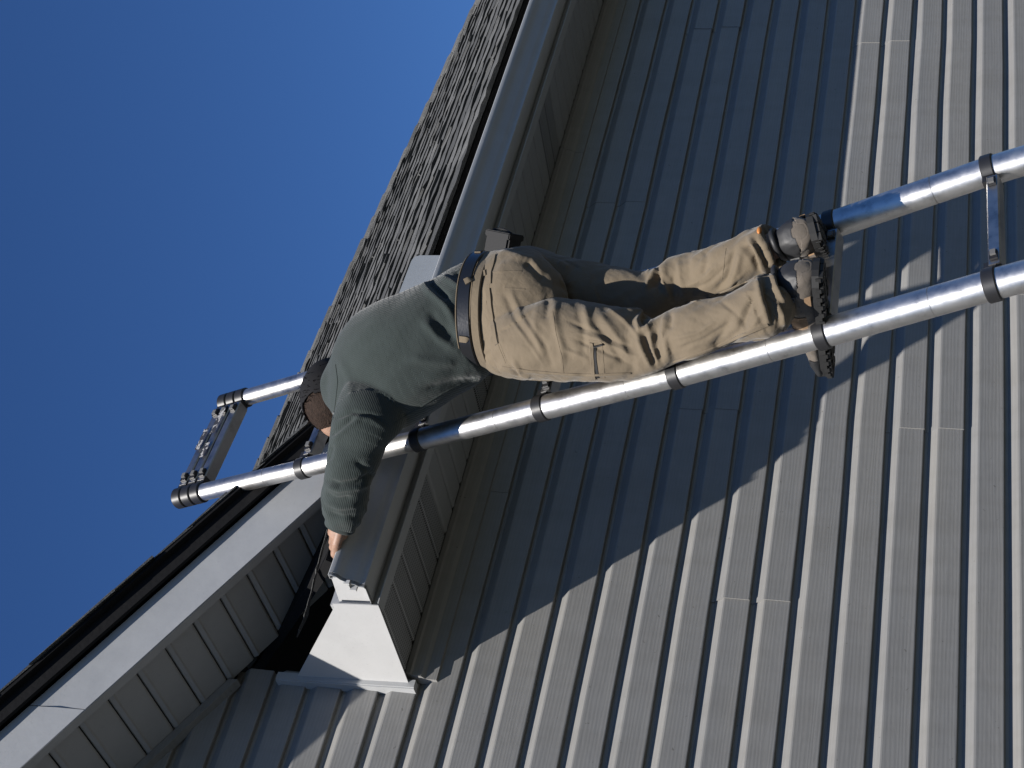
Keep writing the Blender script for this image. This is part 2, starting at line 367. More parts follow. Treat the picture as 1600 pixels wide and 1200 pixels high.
# gutter: open K-style channel
gpts = [(YF - 0.004, 1.712), (YF - 0.004, 1.618), (YF - 0.010, 1.612), (3.176, 1.609), (3.168, 1.613), (3.166, 1.626), (3.158, 1.634), (3.153, 1.644), (3.146, 1.660), (3.138, 1.671), (3.130, 1.676), (3.124, 1.682), (3.120, 1.690), (3.119, 1.699), (3.121, 1.7015), (3.139, 1.7015), (3.140, 1.694)]
def sheet_strip(pts, x0, x1, t=0.0016):
    pts = np.array(pts); n = len(pts); nor = []
    for i in range(n):
        d = pts[min(i + 1, n - 1)] - pts[max(i - 1, 0)]; d /= np.linalg.norm(d); nor.append((d[1], -d[0]))
    inn = pts + np.array(nor) * t
    loop = list(pts) + list(inn[::-1])
    return MB().prism([(x0, a, b) for a, b in loop], (x1 - x0, 0, 0))
gut = hobj(sheet_strip(gpts, XE + 0.002, 8.4), 'gutter', M_TRIM); edge_smooth(gut, 40)
cap_poly = [(3.2505, 1.712)] + [(a, b) for a, b in gpts[1:14]]
o = hobj(MB().prism([(XE + 0.010, a - 0.0005, b) for a, b in cap_poly], (0.0012, 0, 0)), 'end_cap', M_BOX, parent=gut)
rimv = [(a + (3.19 - a) * 0.03, b + (1.66 - b) * 0.06) for a, b in cap_poly]
o = hobj(sheet_strip(cap_poly, XE - 0.001, XE + 0.010, 0.0014), 'end_cap_rim', M_TRIM, parent=gut)
mb = MB()
mb.box((XE - 0.002, 3.170, 1.640), (0.010, 0.004, 0.009)); mb.box((XE - 0.002, 3.160, 1.650), (0.006, 0.008, 0.002)); mb.box((XE, 3.150, 1.655), (0.006, 0.003, 0.008))
hobj(mb, 'bent_tab', M_BOX, parent=gut)
for hx in np.arange(2.7, 8.3, 0.6):
    hobj(MB().box((hx, 3.186, 1.694), (0.011, 0.066, 0.0015)), 'gutter_hanger', M_ALU, parent=gut)

# gable rake: fascia in lengths, boards under it, channel on the wall
def zrk(X): return 2.446 - GS * (X - 1.716)           # lower edge of the rake fascia
c1x = math.cos(math.atan(GS))
def rake_piece(xa, xb, name, wob=0):
    mb = MB(); ns = max(2, int((xb - xa) / 0.16)); yfr = 3.25
    for s in range(ns):
        pass
    v = []; f = []
    r = random.Random(int(xa * 50))
    for s in range(ns + 1):
        X = xa + (xb - xa) * s / ns; z = zrk(X); w1 = r.uniform(-0.003, 0.003); w2 = r.uniform(-0.0015, 0.0015)
        v += [(X, yfr + w2, z), (X, yfr + w1, z + 0.085), (X, yfr + w2, z + 0.170), (X, yfr + 0.02, z + 0.170), (X, yfr + 0.02, z)]
    for s in range(ns):
        f += [(s * 5 + i, s * 5 + (i + 1) % 5, (s + 1) * 5 + (i + 1) % 5, (s + 1) * 5 + i) for i in range(5)]
    f += [(4, 3, 2, 1, 0), tuple(ns * 5 + i for i in range(5))]
    mb.add(v, f); o = hobj(mb, name, M_TRIM); edge_smooth(o, 30); return o
rake_piece(1.9045, 3.05, 'rake_fascia'); rake_piece(PEAK, 1.9015, 'rake_fascia')
# back return of the fascia
hobj(MB().prism([(PEAK, 3.252, zrk(PEAK) - 0.002), (3.05, 3.252, zrk(3.05) - 0.002), (3.05, 3.252, zrk(3.05) + 0.003), (PEAK, 3.252, zrk(PEAK) + 0.003)], (0, 0.03, 0)), 'rake_fascia_lip', M_SOFFIT)
rs = hobj(MB().prism([(PEAK, 3.28, zsof(PEAK) + 0.035), (2.95, 3.28, zsof(2.95) + 0.035), (2.95, 3.28, zsof(2.95) + 0.045), (PEAK, 3.28, zsof(PEAK) + 0.045)], (0, D - 3.28, 0)), 'rake_soffit', M_BLACK)
bm_r = soffit_board(0, D - 3.27 - 0.012, 0, 0.0, 0.1027, M_SOFFIT, 3)
ang = math.atan(GS); step = 0.1027 * math.cos(ang); X = 2.375 + 5 * step
while X > PEAK:
    if X < 2.78:
        share('soffit_board', bm_r, rs, Vector((X, 3.268, zsof(X))) - OFF, (0, ang, 0))
    X -= step
mb = MB()   # channel on the wall under the rake boards
mb.prism([(PEAK, D - 0.03, zsof(PEAK) - 0.030), (2.245, D - 0.03, zsof(2.245) - 0.030), (2.245, D - 0.03, zsof(2.245) - 0.002), (PEAK, D - 0.03, zsof(PEAK) - 0.002)], (0, 0.034, 0))
hobj(mb, 'rake_channel', M_SIDING)
# left half of the gable, out of the picture: plain fascia and soffit
for nm, dz0, dz1, ya, yb2, m in (('rake_fascia', -0.04, 0.13, 3.25, 3.27, M_TRIM), ('rake_soffit', 0, 0.012, 3.272, D, M_SOFFIT)):
    hobj(MB().prism([(LEFT - .3, ya, zsof(LEFT - .3) + dz0), (PEAK - 0.003, ya, zsof(PEAK) + dz0), (PEAK - 0.003, ya, zsof(PEAK) + dz1), (LEFT - .3, ya, zsof(LEFT - .3) + dz1)], (0, yb2 - ya, 0)), nm, m)

# ------------------------------------------------------------------ roof
RS = 0.75; RY, RZ = 3.20, 1.773
def zroof(Y): return RZ + RS * (Y - RY)
HX, RIDGE_Y = 8.53, 7.0
def hipx(Y): return HX - (Y - RY)
def zg(X): return zrk(X) + 0.262 if X > PEAK else zrk(PEAK) + 0.262 - GS * (PEAK - X)     # top of the gable shingles
def valx(Y): return 1.91 + (2.60 - zroof(Y)) / 0.61
up = np.array([0, 1, RS]) / math.hypot(1, RS); nrm = np.array([0, -RS, 1]) / math.hypot(1, RS)
mb = MB()
def rp(X, Y, d): return np.array([X, Y, zroof(Y)]) + nrm * d
for poly in ([(XE + 0.14, RY + 0.035), (HX, RY + 0.035), (hipx(RIDGE_Y), RIDGE_Y), (XE + 0.14, RIDGE_Y)],):
    mb.prism([rp(X, Y, -0.012) for X, Y in poly], nrm * -0.03)
mb.prism([(HX, RY, RZ - .02), (HX, 11.7, RZ - .02), (hipx(RIDGE_Y), RIDGE_Y, zroof(RIDGE_Y) - .02)], (-0.03, 0, -0.02))
mb.prism([(XE, RIDGE_Y, zroof(RIDGE_Y)), (hipx(RIDGE_Y), RIDGE_Y, zroof(RIDGE_Y)), (HX, 11.7, RZ), (XE, 11.7, RZ)], (0, 0, -0.04))
roof = hobj(mb, 'roof', M_BLACK)
mb = MB()  # gable decks
mb.prism([(PEAK, 3.235, zg(PEAK) - 0.035), (3.25, 3.235, zg(3.25) - 0.035), (3.25, 3.235, zg(3.25) - 0.060), (PEAK, 3.235, zg(PEAK) - 0.060)], (0, 3.9, 0))
mb.prism([(PEAK - .002, 3.235, zg(PEAK) - 0.035), (LEFT - .4, 3.235, zg(LEFT - .4) - 0.035), (LEFT - .4, 3.235, zg(LEFT - .4) - 0.060), (PEAK - .002, 3.235, zg(PEAK) - 0.060)], (0, 3.9, 0))
hobj(mb, 'gable_deck', M_BLACK)
hobj(MB().prism([(PEAK, 3.222, zg(PEAK) - 0.094), (3.1, 3.222, zg(3.1) - 0.094), (3.1, 3.222, zg(3.1) - 0.018), (PEAK, 3.222, zg(PEAK) - 0.018)], (0, 0.012, 0)), 'drip_edge', M_BLACK)

EXPO = 0.134; SW = 0.33
def shingle_geo(w, seed):
    r = random.Random(seed); mb = MB(); n = r.choice((1, 1, 2, 2))
    cuts = sorted([0, w] + [r.uniform(0.15, 0.85) * w for _ in range(n - 1)])
    for a, b in zip(cuts[:-1], cuts[1:]):
        if b - a < 0.012: continue
        m = max(2, int((b - a) / 0.055)); t = r.uniform(0.010, 0.018); s0 = r.uniform(-0.004, 0.005); v = []
        for q in range(m + 1):
            x = a + (b - a) * q / m; tt = t * r.uniform(0.65, 1.2); ss = s0 + r.uniform(-0.003, 0.003)
            v += [(x, ss, tt), (x, EXPO + .05, 0.001 + tt * .15), (x, ss + .012, -0.004)]
        f = []
        for q in range(m):
            k = 3 * q; f += [(k, k + 3, k + 4, k + 1), (k, k + 2, k + 5, k + 3)]
        f += [(0, 1, 2), (3 * m, 3 * m + 2, 3 * m + 1)]
        mb.add(v, f)
    return mb
ROT = Matrix(((1, 0, 0), (0, up[1], nrm[1]), (0, up[2], nrm[2])))
variants = []
for q in range(24):
    s = shingle_geo(SW, q + 50); me = bpy.data.meshes.new('shingle'); me.from_pydata(s.v, [], s.f); me.materials.append(M_SHINGLE); variants.append(me)
cand = []
nrow = int((RIDGE_Y - RY) / up[1] / EXPO)
for r_ in range(nrow):
    Y = RY - 0.004 + r_ * EXPO * up[1]
    x = max(valx(Y), 2.5) - random.uniform(0, 0.3)
    while x < hipx(Y) - 0.02:
        w = min(SW, hipx(Y) - x); jit = random.uniform(-0.004, 0.004) + 0.006 * math.sin(x * 1.7 + r_)
        P = np.array([x, Y, zroof(Y)]) + up * jit; c = (P + [SW / 2, 0, 0]) @ M.T
        px = proj(P + np.array([w / 2, 0, 0])); inf = -60 < px[0] < 1660 and -60 < px[1] < 1260
        cand.append((0 if inf else 1, np.linalg.norm(c), P, w)); x += SW
cand.sort(key=lambda t: (t[0], t[1]))
euler = ROT.to_euler()
stuff = MB(); stuff_inst = 0
for n_, (inf, dist, P, w) in enumerate(cand):
    if n_ < 290 and w > SW - 1e-6:
        share('shingle', random.choice(variants), roof, Vector(P) - OFF, euler)
    else:
        s = shingle_geo(w, random.randint(0, 10 ** 6)); R3 = np.array(ROT)
        stuff.add([R3 @ np.array(p) + P for p in s.v], s.f)
o = hobj(stuff, 'shingle_field', M_SHINGLE, parent=roof); o['kind'] = 'stuff'
# hip cap pieces
hd = np.array([-1, 1, RS]); hlen = np.linalg.norm(hd); hd = hd / hlen; hside = np.array([1, 1, 0]) / math.sqrt(2)
caps_me = []
for q in range(5):
    mb = MB(); t = random.uniform(0.009, 0.016)
    for sgn in (-1, 1):
        sl = (np.array([-1.0, 0, 0]) if sgn < 0 else np.array([0, 1.0, 0]))    # down-slope spread directions, roughly
        e1 = hside * sgn * 0.13 + np.array([0, 0, -0.13 * RS / math.sqrt(2) * 0.98])
        a0 = np.array([0, 0, 0.022]); b0 = hd * 0.3 + np.array([0, 0, 0.004])
        mb.prism([a0, a0 + e1, b0 + e1, b0], (0, 0, t))
    me = bpy.data.meshes.new('hip_cap'); me.from_pydata(mb.v, [], mb.f); me.materials.append(M_SHINGLE); caps_me.append(me)
L = (RIDGE_Y - RY) * hlen; s_ = 0.0
while s_ < L:
    share('hip_cap', random.choice(caps_me), roof, Vector(np.array([HX, RY, RZ]) + hd * s_) - OFF); s_ += 0.142
# gable shingle courses, seen edge-on along the rake
gd = np.array([1, 0, -GS]); gd = gd / np.linalg.norm(gd); gn = np.array([GS, 0, 1]) / math.hypot(GS, 1)
gv = []
for q in range(6):
    r = random.Random(q + 3); t = r.choice((0.005, 0.009, 0.014)); y0 = r.uniform(-0.004, 0.004); mb = MB()
    mb.add([gd * 0.0 + gn * t + [0, y0, 0], gd * 0.0 + gn * t + [0, 1.0, 0], -gd * .3 + gn * .001 + [0, 1.0, 0], -gd * .3 + gn * .001 + [0, y0, 0], gn * -.004 + [0, y0, 0], gn * -.004 + [0, 1.0, 0]] ,
           [(0, 1, 2, 3), (0, 4, 5, 1), (0, 3, 4), (1, 5, 2)])
    me = bpy.data.meshes.new('shingle'); me.from_pydata(mb.v, [], mb.f); me.materials.append(M_SHINGLE); gv.append(me)
s_ = 0
while True:
    X = 3.1 - s_ * c1x
    if X < PEAK + .1: break
    share('rake_shingle', random.choice(gv), roof, Vector((X, 3.195 + random.uniform(-.006, .006), zg(X) - 0.022 + random.choice((0, 0, 0, .006)))) - OFF); s_ += 0.142
# underside of the rake shingles (dark, overhanging)
hobj(MB().prism([(PEAK, 3.20, zg(PEAK) - 0.036), (3.1, 3.20, zg(3.1) - 0.036), (3.1, 3.20, zg(3.1) - 0.024), (PEAK, 3.20, zg(PEAK) - 0.024)], (0, 0.2, 0)), 'starter_strip', M_BLACK)
# torn felt hanging by the box end
pts = [onY(511, 826, 3.19), onY(500, 868, 3.24), onY(490, 905, 3.31), onY(482, 940, 3.37), onY(474, 965, 3.42), onY(463, 993, 3.46)]
pts2 = [onY(514, 827, 3.20), onY(503, 869, 3.25), onY(493, 906, 3.32), onY(485, 941, 3.38), onY(482, 962, 3.43), onY(466, 994, 3.465)]
mb = MB(); nn = len(pts) * 4
A = np.array(pts); B = np.array(pts2); tt = np.linspace(0, len(pts) - 1, nn)
def interp(P, t): return np.array([[np.interp(q, range(len(P)), P[:, j]) for j in range(3)] for q in t])
A2 = interp(A, tt) + rng.normal(0, 0.0010, (nn, 3)); B2 = interp(B, tt); A2 = A2 + np.outer(np.abs(rng.normal(0, 1, nn)) * .0022, [-.7, -.3, 0])
vv = list(A2) + list(B2) + list(B2 + [0, .006, .004]) + list(A2 + [0, .006, .004])
ff = []
for i in range(nn - 1):
    for a in range(4):
        b_ = (a + 1) % 4; ff.append((a * nn + i, a * nn + i + 1, b_ * nn + i + 1, b_ * nn + i))
mb.add(vv, ff); hobj(mb, 'felt_flap', mat('torn_felt_edge', (0.055, 0.055, 0.055), 0.9, build=shingle_build))

# pale sheet standing in the gutter behind the man
mb = MB(); yS = 3.160
tr = onY(689, 398, yS); tl = onY(645, 401, yS); hgt = tl[2] - 1.685
poly = [(3.22, yS, 1.685), (tr[0] - .004, yS, 1.685), (tr[0], yS, tl[2] - .024)]
poly += [(tr[0] - 0.028 + 0.028 * math.cos(a), yS, tl[2] - .024 + 0.024 * math.sin(a)) for a in (0.4, 0.8, 1.2, math.pi / 2)] + [(3.22, yS, tl[2] + .004)]
mb.prism(poly, (0, 0.004, 0)); sh = mb.obj('metal_sheet', M_SHEETM)
sh['label'] = 'pale grey sheet with a rounded corner standing in the gutter behind the man'; sh['category'] = 'metal sheet'

# ------------------------------------------------------------------ telescoping ladder
LP = np.array([2.7206, 2.5317, 0.0132]); Ld = np.array([-0.0273, 0.3081, 0.9509]); Ld /= np.linalg.norm(Ld)
Lw = np.array([0.4215, 0.0141, 0.0026]); LT = [-1.58, -1.19, -0.80, -0.4, 0.0, 0.4085, 0.7964, 1.1899, 1.5827, 1.9869, 2.3822]
RAD = {-1.58: .0365}
wdir = Lw - Ld * (Lw @ Ld); wdir /= np.linalg.norm(wdir); fdir = np.cross(wdir, Ld); fdir /= np.linalg.norm(fdir)   # fdir points towards the wall or away
if fdir[1] > 0: fdir = -fdir                            # towards the camera side
WID = np.linalg.norm(Lw)
foot = LP + Ld * ((GROUND - LP[2]) / Ld[2]) + wdir * WID / 2
ladder = empty('telescoping_ladder', tuple(foot), 'silver telescoping ladder leaning against the gutter, the man standing on it', 'ladder')
def lobj(mb, name, m, parent=None, smooth=0):
    o = link(name, [np.array(p) - foot for p in mb.v], mb.f, m, parent or ladder)
    if smooth: edge_smooth(o, smooth)
    return o
rads = [.0365, .0365, .0365, .0365, .0360, .0345, .0325, .0305, .0283, .0262]
BOW_T = [-1.6, 0, .4085, .7964, 1.1899, 1.5827, 1.9869, 2.3822, 2.6]
BOW = ([4.4, 4.4, -1.6, -5.5, -3.1, -1.6, 2.0, 6.7, 7.5], [6.3, 6.3, -5.1, -8, -7, -5, -3.5, -1.9, -1.5])     # the loaded rails bend a little
def on_rail(side, t):
    P = LP + wdir * WID * side + Ld * t
    return P + M[0] * float(np.interp(t, BOW_T, BOW[side])) * 0.00155
for side in (0, 1):
    base = on_rail(side, LT[0]) - Ld * LT[0]
    for i in range(len(LT) - 1):
        a = on_rail(side, LT[i]); b = on_rail(side, LT[i + 1]); r = rads[i]
        jt = a + (b - a) * 0.34
        mb = MB(); mb.tube([a + Ld * 0.002, jt - Ld * .0012, jt - Ld * .0008, jt + Ld * .0008, jt + Ld * .0012, b - Ld * .002], [r, r, r - .0012, r - .0012, r, r], 40, True)
        rail = lobj(mb, 'rail_section', M_ALU, smooth=30)
        cup = LT[i + 1]
    a = base + Ld * (LT[0] - 0.06)
    lobj(MB().tube([base + Ld * ((GROUND - base[2]) / Ld[2]), base + Ld * LT[0]], .037, 32), 'rail_section', M_ALU, smooth=30)
stack = [LT[-1] + 0.036, LT[-1] + 0.072]
for i, t in enumerate(LT + stack):
    top = i >= len(LT) - 1; r = rads[min(i, len(rads) - 1)] + (.0 if not top else .0)
    hgt = 0.0165 if top else 0.0155
    for side in (0, 1):
        c = on_rail(side, t); s = 1 if side == 0 else -1
        mb = MB(); R = r + .0055
        mb.tube([c - Ld * hgt, c - Ld * (hgt - .003), c + Ld * (hgt - .003), c + Ld * hgt], [R - .0025, R, R, R - .0025], 36)
        mb.box(c + wdir * s * (R + .008), (.012, .017, hgt * .92), (wdir, fdir, Ld))
        col = lobj(mb, 'collar', M_PLASTIC, smooth=35)
    in0 = r + .012; RD = 0 if top else .011; e0 = on_rail(0, t) - Ld * RD; e1 = on_rail(1, t) - Ld * RD; wv = (e1 - e0) / np.linalg.norm(e1 - e0); c0 = e0 + wv * in0; c1 = e1 - wv * in0
    hd_, dp = (0.0150, 0.021)
    sec = [(-dp, -hd_ + .003), (-dp + .003, -hd_), (dp - .003, -hd_), (dp, -hd_ + .003), (dp, hd_ - .003), (dp - .003, hd_), (-dp + .003, hd_), (-dp, hd_ - .003)]
    mb = MB(); mb.prism([c0 - fdir * 0.002 + fdir * a * -1 + Ld * b for a, b in sec], c1 - c0)
    rung = lobj(mb, 'rung', M_RUNG, smooth=20)
    for side in (0, 1):
        s = 1 if side == 0 else -1; c = (e0, e1)[side] + wv * s * (in0 + .026) + fdir * (dp + .002)
        mb = MB(); mb.box(c, (.014, .003, .0095), (wdir, fdir, Ld)); o = lobj(mb, 'lock_housing', M_PLASTIC, rung)
        mb = MB(); mb.box(c + wdir * s * .004 + fdir * .0045, (.008, .004, .0065), (wdir, fdir, Ld)); bt = lobj(mb, 'release_button', M_GREYPL, rung)
    if top:
        j = i - (len(LT) - 1)
        for (u0, u1) in ([], [(.10, .16), (.20, .31)], [(.14, .23)])[j]:
            c = c0 + wdir * (u0 + u1) / 2 + fdir * (dp + .0025); mb = MB(); n = 14; v = []
            for q in range(n + 1):
                x = (q / n - .5) * (u1 - u0)
                v += [c + wdir * x + Ld * (.010 + random.uniform(-.003, .001)), c + wdir * x - Ld * (.010 + random.uniform(-.002, .001))]
            mb.add(v + [p + fdir * .0004 for p in v], [(2 * q, 2 * q + 1, 2 * q + 3, 2 * q + 2) for q in range(n)] + [tuple(z + 2 * (n + 1) for z in (2 * q, 2 * q + 1, 2 * q + 3, 2 * q + 2)) for q in range(n)])
            lobj(mb, 'sticker', M_STICKER, rung)


# ------------------------------------------------------------------ the man
def cdepth(P): return float(np.asarray(P) @ M[2])
def ring_chain(rings):
    """rings: (xa,ya, xb,yb, Y, thick): outline points of one cross-section, depth of its centre, depth half-width as a share of the half-width"""
    cs = []
    for xa, ya, xb, yb, Y, th in rings:
        c0 = onY((xa + xb) / 2, (ya + yb) / 2, Y); c = cdepth(c0)
        A = depth_pt(xa, ya, c); B = depth_pt(xb, yb, c); cs.append([(A + B) / 2, (A - B) / 2, th])
    return cs
def cat(P, n):                                        # Catmull-Rom resampling of an array of rows
    P = np.asarray(P, float); out = []
    for i in range(len(P) - 1):
        p0 = P[max(i - 1, 0)]; p1 = P[i]; p2 = P[i + 1]; p3 = P[min(i + 2, len(P) - 1)]
        for t in np.arange(n) / n:
            out.append(0.5 * (2 * p1 + (p2 - p0) * t + (2 * p0 - 5 * p1 + 4 * p2 - p3) * t * t + (3 * p1 - 3 * p2 + p3 - p0) * t ** 3))
    out.append(P[-1]); return np.array(out)
class Chain:
    def __init__(s, rings, n=6):
        cs = ring_chain(rings); rows = np.array([np.concatenate([c, u, [th]]) for c, u, th in cs]); R = cat(rows, n)
        s.c = R[:, :3]; s.u = R[:, 3:6]; s.th = R[:, 6]
        ax = np.gradient(s.c, axis=0); s.ax = ax / np.linalg.norm(ax, axis=1)[:, None]
        ru = np.linalg.norm(s.u, axis=1); s.r = ru
        un = s.u / ru[:, None]; v = np.cross(s.ax, un); s.v = v / np.linalg.norm(v, axis=1)[:, None]; s.un = un
        s.s = np.concatenate([[0], np.cumsum(np.linalg.norm(np.diff(s.c, axis=0), axis=1))])
    def loft(s, mb, shrink=0.0, seg=40, i0=0, i1=None, pw=2.15):
        i1 = len(s.c) if i1 is None else i1; v = []; n = i1 - i0
        for i in range(i0, i1):
            a = max(s.r[i] - shrink, .006); b = max(s.r[i] * s.th[i] - shrink, .006)
            for k in range(seg):
                t = 2 * math.pi * k / seg; ct, st = math.cos(t), math.sin(t)
                q = (abs(ct) ** pw + abs(st) ** pw) ** (-1 / pw)
                v.append(s.c[i] + s.un[i] * a * ct * q + s.v[i] * b * st * q)
        f = [(i * seg + k, i * seg + (k + 1) % seg, (i + 1) * seg + (k + 1) % seg, (i + 1) * seg + k) for i in range(n - 1) for k in range(seg)]
        f += [tuple(range(seg - 1, -1, -1)), tuple((n - 1) * seg + k for k in range(seg))]
        mb.add(v, f)
def ball(mb, c, r, ax=None, seg=24, ringn=14):
    ax = np.eye(3) if ax is None else np.array(ax, float); r = np.array(r if np.ndim(r) else (r, r, r), float); v = []; c = np.array(c, float)
    for i in range(ringn + 1):
        ph = math.pi * i / ringn; ph = min(max(ph, .05), math.pi - .05)
        for k in range(seg):
            t = 2 * math.pi * k / seg
            v.append(c + ax.T @ (r * np.array([math.sin(ph) * math.cos(t), math.sin(ph) * math.sin(t), math.cos(ph)])))
    f = [(i * seg + k, i * seg + (k + 1) % seg, (i + 1) * seg + (k + 1) % seg, (i + 1) * seg + k) for i in range(ringn) for k in range(seg)]
    f += [tuple(range(seg - 1, -1, -1)), tuple(ringn * seg + k for k in range(seg))]
    mb.add(v, f)
def remesh(mb, voxel, smooth=4, fac=0.5):
    """one closed skin over all the pieces collected in mb"""
    me = bpy.data.meshes.new('raw'); me.from_pydata(mb.v, [], mb.f)
    bm = bmesh.new(); bm.from_mesh(me)
    # each closed piece gets outward normals
    bmesh.ops.recalc_face_normals(bm, faces=bm.faces); bm.to_mesh(me); bm.free()
    o = bpy.data.objects.new('raw', me); COL.objects.link(o)
    md = o.modifiers.new('r', 'REMESH'); md.mode = 'VOXEL'; md.voxel_size = voxel; md.adaptivity = 0
    sm = o.modifiers.new('s', 'SMOOTH'); sm.factor = fac; sm.iterations = smooth
    dg = bpy.context.evaluated_depsgraph_get()
    out = bpy.data.meshes.new_from_object(o.evaluated_get(dg))
    bpy.data.objects.remove(o); bpy.data.meshes.remove(me)
    return out
def vco(me):
    a = np.empty(len(me.vertices) * 3); me.vertices.foreach_get('co', a); return a.reshape(-1, 3)
def vno(me):
    a = np.empty(len(me.vertices) * 3); me.vertices.foreach_get('normal', a); return a.reshape(-1, 3)
def setco(me, a): me.vertices.foreach_set('co', np.ascontiguousarray(a, dtype=np.float32).ravel()); me.update()
def limb_coords(P, chains):
    """nearest chain sample: chain index, length along it, sideways and depth offsets"""
    best = np.full(len(P), 1e9); ci = np.zeros(len(P), int); S = np.zeros(len(P)); U = np.zeros(len(P)); V = np.zeros(len(P)); L = np.ones(len(P))
    for j, ch in enumerate(chains):
        for i in range(len(ch.c)):
            d = P - ch.c[i]; q = np.einsum('ij,ij->i', d, d) / (ch.r[i] ** 2)
            m_ = q < best; best[m_] = q[m_]; ci[m_] = j
            S[m_] = ch.s[i] + d[m_] @ ch.ax[i]; U[m_] = d[m_] @ ch.un[i]; V[m_] = d[m_] @ ch.v[i]; L[m_] = ch.s[-1]
    return ci, S, U, V, L
def seg_dist(px, pl):
    d = np.full(len(px), 1e9); t_ = np.zeros(len(px)); pl = np.array(pl, float); n = len(pl) - 1
    for i in range(n):
        a, b = pl[i], pl[i + 1]; ab = b - a; t = np.clip(((px - a) @ ab) / (ab @ ab), 0, 1)
        q = np.linalg.norm(px - (a + t[:, None] * ab), axis=1); m_ = q < d; d[m_] = q[m_]; t_[m_] = (i + t[m_]) / n
    return d, t_
def sculpt(me, strokes, front=0.05):
    """folds drawn as strokes: (polyline, height in m, width in px); they raise (+) or sink (-) the cloth along its normal"""
    P = vco(me); nn = vno(me); px = proj(P); view = -(P / np.linalg.norm(P, axis=1)[:, None]); fac = np.clip((np.einsum('ij,ij->i', nn, view) - front) / 0.25, 0, 1)
    disp = np.zeros(len(P))
    for pl, h, w in strokes:
        d, t = seg_dist(px, pl); taper = np.clip(np.minimum(t, 1 - t) * 5 + 0.25, 0, 1)
        disp += 1.12 * h * np.exp(-(d / (w * .82)) ** 2) * taper
    setco(me, P + nn * (disp * fac)[:, None])

MANBASE = np.array([2.83, 2.62, 0.425])
person = empty('person', tuple(MANBASE), 'man in green shirt and khaki trousers on the ladder, reaching into the gutter', 'person')
def pmesh(name, me, m, parent=None, smooth=True):
    setco(me, vco(me) - MANBASE); me.materials.clear(); me.materials.append(m)
    if smooth: me.polygons.foreach_set('use_smooth', [True] * len(me.polygons))
    o = bpy.data.objects.new(name, me); COL.objects.link(o); o.parent = parent or person; return o
def pobj(mb, name, m, parent=None, smooth=0):
    o = link(name, [np.array(p) - MANBASE for p in mb.v], mb.f, m, parent or person)
    if smooth: edge_smooth(o, smooth)
    return o

# trousers --------------------------------------------------------
pelvis = Chain([(756, 399, 747, 571, 2.760, .72), (768, 393, 763, 579, 2.750, .74), (790, 388, 790, 588, 2.740, .76), (820, 387, 825, 593, 2.730, .78), (848, 400, 858, 588, 2.730, .70), (866, 432, 872, 540, 2.735, .55), (874, 455, 878, 505, 2.735, .5)])
thigh_r = Chain([(800, 389, 800, 488, 2.765, .98), (830, 386, 832, 490, 2.750, 1.0), (870, 398, 872, 494, 2.745, 1.0), (915, 408, 918, 500, 2.745, .95), (960, 414, 965, 504, 2.745, .92), (1000, 422, 1003, 505, 2.745, .92), (1024, 421, 1027, 500, 2.740, .95),
                 (1045, 405, 1055, 482, 2.725, 1.0), (1072, 397, 1090, 470, 2.705, 1.04), (1108, 384, 1126, 462, 2.675, 1.04), (1145, 373, 1160, 449, 2.640, 1.03), (1168, 362, 1186, 436, 2.615, 1.04), (1184, 353, 1208, 424, 2.595, 1.06), (1193, 350, 1222, 417, 2.585, 1.05)], 5)
thigh_l = Chain([(800, 480, 800, 590, 2.735, .95), (835, 476, 835, 593, 2.715, .98), (870, 466, 872, 595, 2.705, .92), (910, 470, 912, 597, 2.700, .88), (955, 477, 958, 596, 2.695, .86), (992, 484, 998, 590, 2.690, .86), (1016, 497, 1026, 581, 2.680, .93),
                 (1050, 485, 1060, 566, 2.660, .98), (1080, 474, 1094, 558, 2.635, 1.0), (1120, 463, 1140, 538, 2.605, 1.02), (1158, 450, 1176, 531, 2.580, 1.02), (1184, 434, 1206, 526, 2.560, .98), (1192, 432, 1206, 516, 2.566, .86), (1197, 434, 1210, 506, 2.570, .78)], 5)
mb = MB(); pelvis.loft(mb); thigh_r.loft(mb); thigh_l.loft(mb)
for (x, y, Y, r) in ((818, 530, 2.706, .085), (820, 436, 2.712, .080)):      # seat
    c = onY(x, y, Y); ball(mb, c, (r, r * .85, r * 1.0))
tro = remesh(mb, 0.0036, 5)
P = vco(tro); nn = vno(tro); chains = [pelvis, thigh_r, thigh_l]
ci, S, U, V, L = limb_coords(P, chains)
fr = S / L; th_ = np.arctan2(V, U); px = proj(P)
# soft drapery everywhere, stacked folds above the boots and behind the knees
leg = ci > 0
base = vnoise(np.stack([S * 13 + ci * 17, th_ * 0.9 + S * 3, ci * 5.0 + 0 * S], 1), 1) * 0.0032 + vnoise(np.stack([S * 34 + th_ * 3, th_ * 1.8, ci * 7.0], 1), 2) * 0.0022 + vnoise(np.stack([S * 60 - th_ * 4, th_ * 4, ci * 7.0], 1), 3) * 0.0009
x_ = px[:, 0]
ank = np.clip((x_ - 1150) / 30, 0, 1) * leg; kn = np.exp(-((x_ - 1022) / 36) ** 2) * leg; calf = np.exp(-((x_ - 1100) / 40) ** 2) * leg
rid = 1 - np.abs(vnoise(np.stack([S * 30 + 0.8 * np.sin(th_ * 2 + ci), th_ * 0.55 + ci * 3, ci * 9.0], 1), 4)) * 2
rid2 = 1 - np.abs(vnoise(np.stack([S * 19 + 1.1 * np.sin(th_ * 1.5 + 2 * ci), th_ * 0.6 + ci * 3, ci * 9.0 + 3], 1), 5)) * 2
disp = base * (1 - 0.5 * kn) + ank * rid * 0.0060 + kn * rid2 * 0.0040 + calf * 0
setco(tro, P + nn * disp[:, None])
